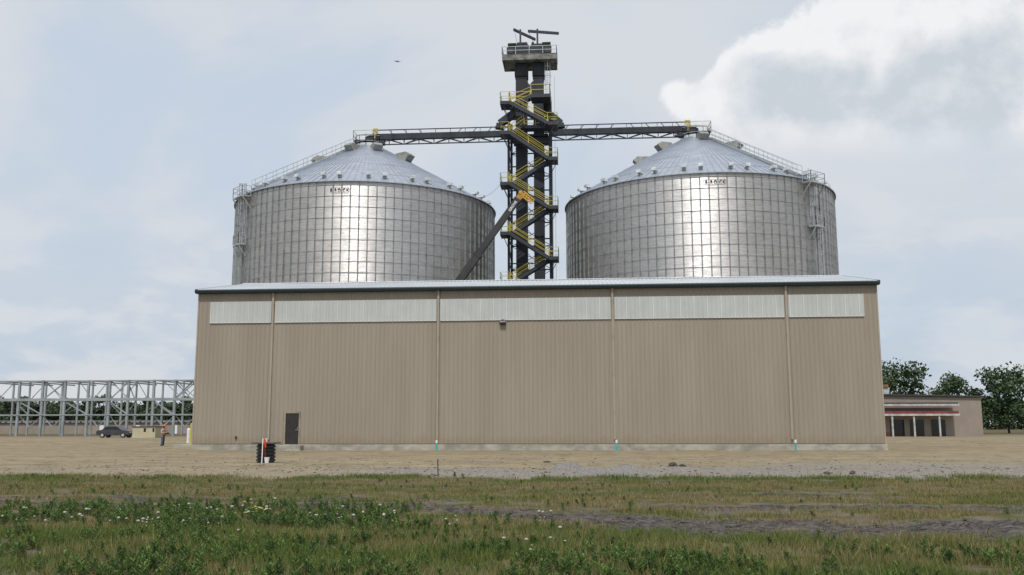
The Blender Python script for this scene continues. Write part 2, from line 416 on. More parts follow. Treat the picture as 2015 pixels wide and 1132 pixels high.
def grass():
    x, y = scatter(430000, 9.0, 31.5)
    bare, _ = ruts(x, y); e = edge(x)
    clump = fbm(x*1.1, y*1.1, 60); patch = fbm(x*.28, y*.55, 61)
    keep = rng.random(len(x)) < (1-bare*.97)*sstep(clump, .25, .5)*(y < e+rng.uniform(-.4, .5, len(x)))*(.30+.70*sstep(patch, .3, .55)+.4*(y < 14.5))*(1-.80*sstep(fbm(x*.9, y*.9, 66), .54, .64)*sstep(y, 14.5, 17))
    x, y, clump, patch, bare = [a[keep] for a in (x, y, clump, patch, bare)]
    n = len(x); z = ground_z(x, y)
    near = 1-sstep(y, 13, 17)
    h = (.035+.055*rng.random(n)**1.5+.06*near*rng.random(n))*(.6+clump*.9)*(1+.6*(y > 29))
    tall = rng.random(n) < .02; h[tall] *= 2.0
    a = rng.uniform(0, 2*np.pi, n); wv = .003+.0035*rng.random(n)+.00022*y
    lean = rng.normal(0, .35, (n, 2))*h[:, None]
    bx, by = np.cos(a)*wv, np.sin(a)*wv
    V = np.zeros((n, 3, 3))
    V[:, 0] = np.stack([x-bx, y-by, z-.01], 1); V[:, 1] = np.stack([x+bx, y+by, z-.01], 1)
    V[:, 2] = np.stack([x+lean[:, 0], y+lean[:, 1], z+h], 1)
    green = np.array([.165, .200, .050]); dry = np.array([.26, .215, .10]); deep = np.array([.090, .135, .035])
    g = np.clip(sstep(fbm(x*.45, y*.8, 62), .40, .58)*.95+.42*near+.35*(y > 28.6)+rng.normal(0, .20, n), 0, 1)
    midt = sstep(y, 16, 20)*(1-sstep(y, 27, 29.5))
    g = np.clip(g-.18*midt, 0, 1)
    d = rng.random(n)[:, None]
    c = dry*(1-g)[:, None]+(green*(1-d)+deep*d)*g[:, None]
    c = c*(.7+.6*rng.random(n))[:, None]
    me = fastmesh('grass', V.reshape(-1, 3), np.arange(n*3).reshape(n, 3), leaf_material('grass_blade'))
    vattr(me, 'tint', np.repeat(c, 3, 0))
    o = bpy.data.objects.new('grass', me); COL.objects.link(o); tag(o, 'short patchy grass, part green part dry, in the foreground field', 'grass', kind='stuff')
def weeds():
    x, y = scatter(21000, 9.3, 30.0, 1.6)
    bare, _ = ruts(x, y)
    cl = fbm(x*.8, y*.8, 70)
    ex = sstep(x, -4.5, 1.5); near = 1-sstep(y, 15.4-3.9*ex, 17.6-4.6*ex)
    p = np.where(near > .3, .40*sstep(cl, .46, .58)*near+.035, .05*sstep(cl, .5, .65)*(x < 1)+.012)
    left = (x < -3.2)*(y > 15)*(y < 19)*.30
    keep = rng.random(len(x)) < (p+left)*(1-bare*.95)
    x, y = x[keep], y[keep]; n = len(x); z = ground_z(x, y)
    Vs = []; Cs = []
    nl = 26
    H = (.07+.12*rng.random(n)**1.4)*np.where(y > 20, .75, 1); H = H*np.where((x < -3)&(y > 15), 1.15, 1)
    la = rng.normal(0, .12, (n, 2))
    tone = rng.random(n)
    for k in range(nl):
        tt = (k+rng.random(n)*.8)/nl
        px = x+la[:, 0]*H*tt*2; py = y+la[:, 1]*H*tt*2; pz = z+H*(.12+.88*tt)
        a = k*2.4+rng.uniform(-.5, .5, n); L = (.046+.044*rng.random(n))*(1.25-.75*tt)*(H/.16)**.5
        upz = L*(.25+.9*tt)
        dx, dy = np.cos(a), np.sin(a); wv = L*.25
        base = np.stack([px, py, pz], 1); tip = np.stack([px+dx*L, py+dy*L, pz+upz], 1); mid = (base+tip)/2+np.array([0, 0, .008])
        sidev = np.stack([-dy*wv, dx*wv, 0*wv], 1)
        Vs.append(np.stack([base, mid-sidev, tip, mid+sidev], 1))
        c = np.array([.088, .150, .042])*(.75+.7*tone)[:, None]*(.7+.55*rng.random(n))[:, None]
        c = c+np.array([.025, .020, 0])*(tone[:, None]**2)
        Cs.append(np.repeat(c[:, None], 4, 1))
    V = np.concatenate(Vs).reshape(-1, 3); C = np.concatenate(Cs).reshape(-1, 3)
    me = fastmesh('weeds', V, np.arange(len(V)).reshape(-1, 4), leaf_material('weed_leaf', .5)); vattr(me, 'tint', C)
    o = bpy.data.objects.new('weeds', me); COL.objects.link(o); tag(o, 'leafy upright green weeds scattered through the foreground grass', 'weeds', kind='stuff')
def pebbles():
    n = 9000; x = rng.uniform(-24, 20, n); y = rng.uniform(30, 60, n)**1; y = 30+(y-30)*rng.random(n)**1.5
    m2 = 16000; e = None
    x2, y2 = scatter(m2, 11, 30); bare, _ = ruts(x2, y2); k = (bare > .4)&(rng.random(m2) < .25+.75*(fbm(x2*.9, y2*2.2, 77) > .52))
    x = np.concatenate([x, x2[k]]); y = np.concatenate([y, y2[k]]); n = len(x)
    z = ground_z(x, y); s = np.where(y < 30, .008+.030*rng.random(n)**3, (.008+.035*rng.random(n)**6)*1.2)
    o8 = np.array([(1, 0, 0), (0, 1, 0), (-1, 0, 0), (0, -1, 0), (0, 0, .7), (0, 0, -.7)])
    V = np.stack([x, y, z+s*.2], 1)[:, None]+(o8[None]*rng.uniform(.6, 1.3, (n, 6, 1)))*s[:, None, None]*np.array([1.3, 1, .8])
    T = np.array([(0, 1, 4), (1, 2, 4), (2, 3, 4), (3, 0, 4), (1, 0, 5), (2, 1, 5), (3, 2, 5), (0, 3, 5)])
    F = (np.arange(n)[:, None, None]*6+T[None]).reshape(-1, 3)
    me = fastmesh('pebbles', V.reshape(-1, 3), F, leaf_material('pebble', .9))
    pal = np.array([(.25, .22, .17), (.18, .165, .15), (.15, .125, .10), (.32, .30, .26)])
    cc = pal[rng.integers(0, 4, n)]; cc[y < 30] *= np.array([.62, .58, .60]); vattr(me, 'tint', np.repeat(cc, 6, 0))
    o = bpy.data.objects.new('pebbles', me); COL.objects.link(o); tag(o, 'loose pebbles and dirt clods strewn over the bare lot', 'pebbles', kind='stuff')
grass(); weeds(); pebbles()

def dandelions():
    def make(fluffy):
        nm = 'dandelion'
        r = empty(nm, (0, 0, 0), 'x', 'flower')
        mb = MB().path([(0, 0, 0), (.006, .004, .12), (.01, 0, .22)], .0028, 5)
        obj('stem', mb, M['stem'], r)
        if fluffy:
            mb = MB(); mb.lathe([(.002, -.026), (.017, -.021), (.027, -.006), (.028, .008), (.018, .021), (.002, .028)], (.01, 0, .235), 10)
            obj('seed_head', mb, M['fluff'], r, smooth=True)
        else:
            mb = MB(); mb.lathe([(.004, -.010), (.014, -.006), (.022, .002), (.017, .009), (.003, .011)], (.01, 0, .225), 10)
            obj('flower_head', mb, M['petal'], r)
        return r
    M['stem'] = mat('dandelion_stem', (.10, .13, .04), .6); M['petal'] = mat('dandelion_petal', (.75, .55, .02), .6)
    M['fluff'] = mat('dandelion_fluff', (.40, .385, .34), .9, 0, .1, 60)
    pts = []
    def cluster(cx, cy, sx, sy, n):
        for _ in range(n): pts.append((random.gauss(cx, sx), random.gauss(cy, sy)))
    cluster(330, 1003, 40, 6, 16); cluster(300, 1035, 26, 7, 10); cluster(395, 1030, 25, 8, 12); cluster(450, 1010, 30, 5, 7)
    cluster(520, 1008, 22, 6, 8); cluster(640, 1018, 22, 7, 12); cluster(700, 1024, 26, 7, 14); cluster(760, 1024, 14, 5, 8)
    cluster(880, 1030, 22, 5, 4); cluster(1062, 1018, 8, 5, 6); cluster(1020, 1085, 18, 9, 5); cluster(1100, 1060, 18, 6, 3)
    cluster(280, 1040, 6, 3, 4); cluster(160, 1020, 50, 10, 14); cluster(60, 1030, 45, 12, 10); pts.append((472, 1060)); pts.append((370, 1060))
    proto = None
    for px, py in pts:
        ang = math.atan((py+9-566)/F)-PIT; D = EYE/math.tan(max(ang, .05)); D = min(max(D, 11), 21.5); p = at(px, py, D)
        if proto is None: proto = make(True); o = proto
        else: o = copy_tree(proto)
        s = random.choice((.38, .45, .52, .6, .7, .8))*random.uniform(.9, 1.1)
        o.location = (p.x, D, gz(p.x, D)-.005); o.scale = (1.25*s, 1.25*s, s); o.rotation_euler = (random.uniform(-.15, .15), random.uniform(-.15, .15), random.uniform(0, 6))
        tag(o, 'white fluffy dandelion seed head on a thin stalk among the foreground weeds', 'flower', 'dandelion seed heads in the foreground')
    proto = None
    for px, py in [(480, 1001), (492, 999), (500, 1012), (489, 1015), (507, 1011), (516, 1016), (523, 1018), (481, 1024), (503, 1014), (494, 1009), (497, 1016)]:
        ang = math.atan((py+7-566)/F)-PIT; D = EYE/math.tan(ang); p = at(px, py, D)
        if proto is None: proto = make(False); o = proto
        else: o = copy_tree(proto)
        o.location = (p.x, D, gz(p.x, D)-.005); o.scale = (1.3, 1.3, random.uniform(.6, .9)); o.rotation_euler = (random.uniform(-.15, .15), random.uniform(-.15, .15), random.uniform(0, 6))
        tag(o, 'yellow dandelion bloom in the small yellow cluster left of centre', 'flower', 'yellow dandelion blooms')
dandelions()

# ------------------------------------------------------------------ warehouse
WX0, WX1, WY0, WY1, WYR = -27.385, 19.675, 64.28, 81.72, 73.0
WZ0, WZ1, WZR = .43, 11.1, 13.02
def warehouse():
    wx = (WX0+WX1)/2
    r = empty('warehouse', (wx, 73, 0), 'long tan ribbed metal warehouse with pale roof in front of the two silver bins', 'building')
    mb = MB()
    prof = [(WY0, WZ0), (WY1, WZ0), (WY1, WZ1), (WYR, WZR-.12), (WY0, WZ1)]
    mb.prism([(WX0, y, z) for y, z in prof], (WX1-WX0, 0, 0))
    def rib_front(x, y, s, z0, z1):
        mb.prism([(x-.05, y, z0), (x-.018, y-s*.036, z0), (x+.018, y-s*.036, z0), (x+.05, y, z0)], (0, 0, z1-z0))
    n = 154; st = (WX1-WX0)/n
    for i in range(1, n):
        x = WX0+i*st
        rib_front(x, WY0+.002, 1, WZ0+.04, WZ1-.02); rib_front(x, WY1-.002, -1, WZ0+.04, WZ1-.02)
        for q in (-.33, .33):      # the faint minor ribs of each sheet
            mb.box((x+q*st-.012, WY0-.008, WZ0+.04), (x+q*st+.012, WY0+.002, WZ1-.02))
    for x, s in ((WX0, -1), (WX1, 1)):
        for i in range(1, 57):
            y = WY0+i*(WY1-WY0)/57; zt = WZ1+(WZR-.12-WZ1)*(1-abs(y-WYR)/(WYR-WY0))-.02
            mb.prism([(x-s*.002, y-.05, WZ0+.04), (x+s*.036, y-.018, WZ0+.04), (x+s*.036, y+.018, WZ0+.04), (x-s*.002, y+.05, WZ0+.04)], (0, 0, zt-WZ0-.04))
    # corner and base trims
    obj('wall', mb, M['siding'], r)
    mb = MB()
    for x in (WX0, WX1): mb.box((x-.05, WY0-.05, WZ0+.02), (x+.05, WY0+.06, WZ1))
    obj('corner_trim', mb, M['siding_trim'], r)
    mb = MB().box((WX0-.02, WY0-.042, WZ0+.003), (WX1+.02, WY0-.02, WZ0+.035)); obj('base_trim', mb, M['bronze'], r)
    mb = MB(); xs = [WX0-.12, -20.9, -19.6, -10.1, -3., 3.0, 8.1, 12.4, WX1+.12]
    mb.box((WX0-.12, WY0-.14, -.6), (WX1+.12, WY1+.14, WZ0)); 
    mb.box((WX0-1.4, WY0-.05, -.3), (WX0-.141, WY0+5., WZ0-.02))
    mb.box((-21.1, WY0-.95, -.3), (-19.4, WY0-.141, WZ0-.05))
    obj('foundation', mb, M['concrete'], r, bevel=.015)
    # roof: two pitched sheets with ribs
    mb = MB(); ov = .28
    def zr(y): return WZR+.02-(abs(y-WYR))*(WZR-WZ1-.22)/(WYR-WY0)
    for s in (-1, 1):
        ye = WYR+s*(WYR-WY0+ov)
        a = [(WX0-.10, WYR, zr(WYR)), (WX1+.10, WYR, zr(WYR)), (WX1+.10, ye, zr(ye)), (WX0-.10, ye, zr(ye))]
        mb.prism(a, (0, 0, -.05))
        for i in range(0, n+1):
            x = WX0+i*st
            mb.prism([(x-.045, WYR, zr(WYR)-.004), (x-.016, WYR, zr(WYR)+.045), (x+.016, WYR, zr(WYR)+.045), (x+.045, WYR, zr(WYR)-.004)], (0, ye-WYR, zr(ye)-zr(WYR)))
    mb.prism([(WX0-.12, WYR-.25, zr(WYR-.25)+.05), (WX0-.12, WYR, zr(WYR)+.09), (WX0-.12, WYR+.25, zr(WYR+.25)+.05)], (WX1-WX0+.24, 0, 0))
    obj('roof', mb, M['roof_metal'], r)
    mb = MB(); yg = WY0-ov
    z1 = zr(yg)-.02
    mb.prism([(WX0-.16, yg-.02, z1), (WX0-.16, yg-.17, z1), (WX0-.16, yg-.19, z1-.08), (WX0-.16, yg-.13, z1-.22), (WX0-.16, yg+.0, z1-.24), (WX0-.16, yg+.25, z1-.26), (WX0-.16, yg+.25, z1-.05)], (WX1-WX0+.32, 0, 0))
    obj('gutter', mb, M['gutter'], r)
    mb = MB()
    for x in (WX0-.155, WX1+.155):
        mb.bar((x, yg-.02, zr(yg)-.06), (x, WYR, zr(WYR)-.06), .09, .2); mb.bar((x, WYR+.001, zr(WYR)-.06), (x, 2*WYR-yg, zr(yg)-.06), .09, .2)
    obj('rake_trim', mb, M['gutter'], r)
    dsx = [-21.92, -10.13, 1.95, 13.65]
    for x in dsx:
        mb = MB().box((x-.065, WY0-.155, .75), (x+.065, WY0-.045, 10.9))
        mb.prism([(x-.065, WY0-.155, 10.9), (x-.065, WY0-.045, 10.9), (x-.065, WY0-.20, 11.0), (x-.065, WY0-.30, 11.0)], (.13, 0, 0))
        for z in (2.6, 5.2, 7.8, 10.2): mb.box((x-.085, WY0-.165, z), (x+.085, WY0-.04, z+.05))
        obj('downspout', mb, M['siding_trim'], r)
    ends = [-26.52]+dsx+[18.80]
    for i in range(5):
        a = ends[i]+(.13 if i else 0); b = ends[i+1]-(.13 if i < 4 else 0)
        mb = MB().box((a, WY0-.062, 8.93), (b, WY0-.045, 10.43))
        x = math.ceil((a+.03-WX0)/st)*st+WX0
        while x < b-.03:
            mb.prism([(x-.05, WY0-.060, 8.95), (x-.018, WY0-.085, 8.95), (x+.018, WY0-.085, 8.95), (x+.05, WY0-.060, 8.95)], (0, 0, 1.46)); x += st
        s = obj('skylight_panel', mb, M['skylight'], r)
        mb = MB(); k0 = math.ceil((a-WX0)/(3*st))
        while WX0+k0*3*st < b-.1:
            x = WX0+k0*3*st+.03; mb.box((x-.02, WY0-.092, 8.94), (x+.02, WY0-.0861, 10.42)); k0 += 1
        mb.box((a, WY0-.094, 8.90), (b, WY0-.045, 8.93)); 
        obj('panel_seam', mb, M['skylight_edge'], s)
    # door
    x0, x1, z0, z1 = -20.76, -19.82, WZ0+.02, WZ0+2.13
    d = obj('door', MB().box((x0, WY0-.035, z0), (x1, WY0-.004, z1)), M['door'], r)
    mb = MB().box((x0-.10, WY0-.085, z0-.02), (x0, WY0-.003, z1+.10)).box((x1, WY0-.085, z0-.02), (x1+.10, WY0-.003, z1+.10)).box((x0, WY0-.085, z1), (x1, WY0-.003, z1+.10))
    obj('door_frame', mb, M['door_frame'], d)
    mb = MB().tube((x1-.08, WY0-.03, 1.42), (x1-.08, WY0-.085, 1.42), .035, 10).bar((x1-.06, WY0-.085, 1.42), (x1-.22, WY0-.085, 1.41), .03, .04).tube((x1-.08, WY0-.03, 1.56), (x1-.08, WY0-.06, 1.56), .03, 10)
    obj('door_handle', mb, M['chrome'], d)
    # wall pack light
    lx, lz = -5.62, 8.72
    mb = MB().prism([(lx-.22, WY0-.046, lz+.18), (lx-.22, WY0-.20, lz+.16), (lx-.22, WY0-.32, lz+.0), (lx-.22, WY0-.28, lz-.12), (lx-.22, WY0-.046, lz-.14)], (.44, 0, 0))
    mb.box((lx-.12, WY0-.18, lz+.17), (lx+.12, WY0-.06, lz+.22))
    l = obj('wall_light', mb, M['bronze'], r, bevel=.01)
    obj('lens', MB().bar((lx-.2, WY0-.285, lz+.075), (lx+.2, WY0-.285, lz+.075), .03, .05), M['lens'], l)
    sx, sz = at(465, 861, WY0).x, at(465, 861, WY0).z
    obj('outlet_box', MB().box((sx-.07, WY0-.12, sz-.08), (sx+.07, WY0-.03, sz+.08)), M['bronze'], r, bevel=.01)
warehouse()

# drain standpipes at the foot of the wall
M_cap = M['white']
names = ['teal standpipe with white cap near the warehouse middle, below the second downspout from the left',
         'teal standpipe with white cap by the wall below the second downspout from the right',
         'teal standpipe with white cap near the right end of the warehouse wall']
for (px, lab) in zip((859, 1213.5, 1566.5), names):
    p = at(px, 891, 62.0); z0 = gz(p.x, 62.)
    r = empty('standpipe', (p.x, 62., z0-.02), lab, 'pipe', 'teal drain standpipes along the wall')
    obj('pipe', MB().tube((p.x, 62., z0-.2), (p.x, 62., z0+.55), .062, 12), M['teal'], r, smooth=False)
    obj('cap', MB().tube((p.x, 62., z0+.55), (p.x, 62., z0+.74), .075, 12), M['white'], r)
px = at(523.5, 866, 62.)
r = empty('standpipe', (px.x, 62., gz(px.x, 62.)), 'standpipe whose white cap pokes up behind the black corrugated drum', 'pipe', 'teal drain standpipes along the wall')
obj('pipe', MB().tube((px.x, 62., -.2), (px.x, 62., .55), .062, 12), M['teal'], r); obj('cap', MB().tube((px.x, 62., .55), (px.x, 62., .86), .075, 12), M['white'], r)

# ------------------------------------------------------------------ grain bins
BR, BY, BZ = 15.9, 113.27, 28.15
NST = 105; RING = 1.213
APZ, APR = 36.55, 1.5
SLOPE = (APZ-BZ)/(BR-APR)
def bin_wall_mesh():
    """corrugated sheet wall, with the local origin on the bin axis at the ground"""
    per = .1016; rows = np.arange(14.6, BZ+.001, per/6); cols = NST*4
    zz = np.concatenate([[0., 7.], rows]); nz = len(zz)
    ph = np.arange(cols)*2*np.pi/cols
    PH, ZZ = np.meshgrid(ph, zz)
    panel = np.floor(PH/(2*np.pi)*NST+1e-6).astype(int) % NST; t = (PH/(2*np.pi)*NST) % 1
    ring = np.floor((BZ-.45-ZZ)/RING).astype(int)+1
    h1 = _hash(panel, ring, 5); h2 = _hash(panel//3, ring, 6)
    rr = BR+.0086*np.cos(2*np.pi*ZZ/per)*(ZZ > 14)
    rr = rr+(h1-.35)*.013*4*t*(1-t)+(h2-.5)*.010*np.sin(np.pi*((BZ-.45-ZZ)/RING % 1))
    rr = rr+(fbm(PH*BR*1.2, ZZ*2.4, 90, 3)-.5)*.006
    V = np.stack([rr*np.cos(PH), rr*np.sin(PH), ZZ], -1).reshape(-1, 3)
    I = np.arange(nz*cols).reshape(nz, cols); J = np.roll(I, -1, 1)
    Q = np.stack([I[:-1].ravel(), J[:-1].ravel(), J[1:].ravel(), I[1:].ravel()], 1)
    me = fastmesh('bin_wall', V, Q, M['bin_sheet'], True)
    tone = (.93+.09*_hash(panel//3, ring, 9)+.04*(h1-.5)).reshape(-1)
    vattr(me, 'tint', np.stack([tone]*3, 1))
    return me
def bin_material():
    mt = bpy.data.materials.new('bin_sheet'); mt.use_nodes = True; t = NT(mt.node_tree); b = t.n['Principled BSDF']
    a = t.new('ShaderNodeVertexColor', layer_name='tint'); g = t.new('ShaderNodeTexCoord')
    n = t.noise(t.mapping(g.outputs['Object'], (1, 1, 3.5)), 1.6, 6, .65)
    c = t.mix(t.smooth(n, .3, .7), (.625, .61, .605, 1), (.55, .54, .535, 1)); st = t.noise(t.mapping(g.outputs['Object'], (.5, .5, 12)), 1.5, 5, .7); c = t.mix(t.smooth(st, .42, .66), c, (.42, .41, .41, 1)); c = t.mix(1., c, a.outputs[0], 'MULTIPLY')
    t.l.new(c, b.inputs['Base Color']); b.inputs['Metallic'].default_value = 1.
    n2 = t.noise(t.mapping(g.outputs['Object'], (.8, .8, 9)), 1.2, 5, .7)
    t.l.new(t.math('ADD', t.math('MULTIPLY', n2, .36), .25), b.inputs['Roughness'])
    return mt
M['bin_sheet'] = bin_material(); M['bin_rib'] = mat('bin_rib', (.38, .405, .415), .42, .6, .15, 2)
BWALL = bin_wall_mesh()
def cyl(cx, r, ph, z): return Vector((cx+r*math.cos(ph), BY+r*math.sin(ph), z))
def arcbox(mb, cx, r0, r1, ph, w, z0, z1):
    """box standing on the cylinder at angle ph, width w"""
    a = Vector((math.cos(ph), math.sin(ph), 0)); b = Vector((-a.y, a.x, 0)); c = Vector((cx, BY, 0))
    p = [c+a*r0-b*w/2, c+a*r0+b*w/2, c+a*r1+b*w/2, c+a*r1-b*w/2]
    mb.prism([(q.x, q.y, z0) for q in p], (0, 0, z1-z0))
def conez(r): return BZ+.12+(BR-r)*SLOPE
_ribs = {}
def bin_ribs():
    mb = MB(); dph = 2*math.pi/NST
    for i in range(NST):
        ph = i*dph
        if 15 < math.degrees(ph) % 360 < 165: rows = [(12., BZ-.03)]
        else: rows = None
        if rows: arcb(mb, BR, BR+.07, ph, .13, 12., BZ-.03)
        else:
            z = BZ-.03; k = 0; zs = [BZ-.03]+[BZ-.45-RING*j for j in range(0, 13)]
            for za, zb in zip(zs[:-1], zs[1:]):
                d = .055+.003*k; k += 1
                arcb(mb, BR-.01, BR+.02, ph, .13, zb+.02, za-.02)
                for sgn in (-1, 1): arcb(mb, BR, BR+.02+d, ph+sgn*.036/BR, .026, zb+.03, za-.03)
                arcb(mb, BR, BR+.095, ph, .16, zb-.035, zb+.035)
    for k in range(13):
        z = BZ-.45-RING*k
        mb2 = [(BR-.02, z-.02), (BR+.04, z-.02), (BR+.04, z+.02), (BR-.02, z+.02)]
        ringmesh(mb, mb2, 210)
    return mb
def arcb(mb, r0, r1, ph, w, z0, z1):
    ax, ay = math.cos(ph), math.sin(ph); bx, by = -ay, ax
    p = [(ax*r0-bx*w/2, ay*r0-by*w/2), (ax*r0+bx*w/2, ay*r0+by*w/2), (ax*r1+bx*w/2, ay*r1+by*w/2), (ax*r1-bx*w/2, ay*r1-by*w/2)]
    o = len(mb.v)
    mb.v += [(x, y, z0) for x, y in p]+[(x, y, z1) for x, y in p]
    mb.f += [(o+3, o+2, o+1, o), (o+4, o+5, o+6, o+7), (o, o+1, o+5, o+4), (o+1, o+2, o+6, o+5), (o+2, o+3, o+7, o+6), (o+3, o, o+4, o+7)]
def ringmesh(mb, prof, n, c=(0, 0)):
    o = len(mb.v); k = len(prof)
    for i in range(n):
        a = 2*math.pi*i/n
        for r, z in prof: mb.v.append((c[0]+r*math.cos(a), c[1]+r*math.sin(a), z))
    for i in range(n):
        for j in range(k):
            a, b = o+i*k+j, o+i*k+(j+1) % k; c2, d = o+((i+1) % n)*k+(j+1) % k, o+((i+1) % n)*k+j
            mb.f.append((a, d, c2, b))
RIBS = bin_ribs(); RIBM = mesh('stiffeners', RIBS.v, RIBS.f, M['bin_rib'])
def bin_roof():
    n = 132; mb = MB()
    ringmesh(mb, [(APR, APZ+.12), (BR+.22, BZ+.12-.22*SLOPE), (BR+.22, BZ+.04-.22*SLOPE), (APR, APZ+.02)], n)
    for i in range(n):
        a = 2*math.pi*i/n; d = Vector((math.cos(a), math.sin(a), 0)); p = d*(BR+.23); q = d*(APR+.1)
        p.z = conez(BR+.23)+.02; q.z = conez(APR+.1)+.02
        mb.bar(p, q, .045, .075)
    for rr, h in ((13.6, .05), (9.75, .06)):
        z = conez(rr); ringmesh(mb, [(rr-.04, z), (rr+.04, z-.03), (rr+.04, z+h), (rr-.04, z+h+.02)], n)
    return mb
ROOF = bin_roof(); ROOFM = mesh('roof', ROOF.v, ROOF.f, M['roof_galv'])
def vent_small(mb, wmb, ph):
    """goose-neck roof vent; local to the bin axis"""
    a = Vector((math.cos(ph), math.sin(ph), 0)); b = Vector((-a.y, a.x, 0)); r = BR-.75; z = conez(r)
    c = a*r+Vector((0, 0, z-.05))
    mb.tube(c, c+Vector((0, 0, .32)), .2, 10)
    def q(u, v, h): return c+a*u+b*v+Vector((0, 0, h))
    prof = [(-.28, .30), (-.22, .50), (.0, .66), (.28, .68), (.46, .58), (.46, .32), (.2, .30)]
    wmb.prism([q(u, -.24, h) for u, h in prof], b*.48)
def vent_big(mb, dark, ph, r, s=1.):
    a = Vector((math.cos(ph), math.sin(ph), 0)); b = Vector((-a.y, a.x, 0)); z = conez(r)
    dn = (a-Vector((0, 0, SLOPE))).normalized(); up = b.cross(dn)
    if up.z < 0: up = -up
    c = a*r+Vector((0, 0, z))
    def q(u, v, h): return c+dn*u*s+b*v*s+up*h*s
    mb.prism([q(-.9, -.55, -.02), q(.75, -.55, -.02), q(.95, -.55, .85), q(.3, -.55, .95), q(-.9, -.55, .25)], b*1.1*s)
    dark.prism([q(.79, -.48, .07), q(.81, -.48, .07), q(.975, -.48, .80), q(.955, -.48, .80)], b*.96*s)
def loc_obj(name, mb, m, parent, smooth=False):
    """mesh already local to its thing"""
    import bmesh
    me = mesh(name, mb.v, mb.f, m); bm = bmesh.new(); bm.from_mesh(me); bmesh.ops.recalc_face_normals(bm, faces=bm.faces); bm.to_mesh(me); bm.free()
    o = bpy.data.objects.new(name, me); COL.objects.link(o); o.parent = parent
    if smooth: me.polygons.foreach_set('use_smooth', [True]*len(me.polygons))
    return o
def rail(mb, pts, hs=(.55, 1.07), r=.028, post=2.0, up=(0, 0, 1)):
    up = Vector(up)
    for a, b in zip(pts[:-1], pts[1:]):
        a = Vector(a); b = Vector(b); n = max(1, round((b-a).length/post))
        for h in hs: mb.bar(a+up*h, b+up*h, r*2)
        for i in range(n+1): p = a.lerp(b, i/n); mb.bar(p, p+up*hs[-1], r*2)
    return mb
def ladder_cage(mb, cage, ph, z0, z1, cx=0, cy=0, R=BR, w=.45):
    a = Vector((math.cos(ph), math.sin(ph), 0)); b = Vector((-a.y, a.x, 0)); c = Vector((cx, cy, 0))+a*(R+.28)
    for s in (-1, 1): mb.bar(c+b*(s*w/2)+Vector((0, 0, z0)), c+b*(s*w/2)+Vector((0, 0, z1)), .06)
    z = z0+.2
    while z < z1: mb.bar(c-b*w/2+Vector((0, 0, z)), c+b*w/2+Vector((0, 0, z)), .03); z += .3
    if cage is None: return
    z = z0+2.2
    hoops = []
    while z <= z1+.01: hoops.append(z); z += 1.2
    for z in hoops:
        pts = [c+b*(.38*math.cos(t))+a*(.75*math.sin(t)*.95)+Vector((0, 0, z)) for t in [math.pi*k/8 for k in range(9)]]
        for p, q in zip(pts[:-1], pts[1:]): cage.bar(p, q, .09, .03)
    if len(hoops) > 1:
        for t in (.18, 1.0, math.pi/2, 2.14, math.pi-.18):
            p = c+b*(.38*math.cos(t))+a*(.75*math.sin(t)*.95)
            cage.bar(p+Vector((0, 0, hoops[0])), p+Vector((0, 0, hoops[-1])), .045)
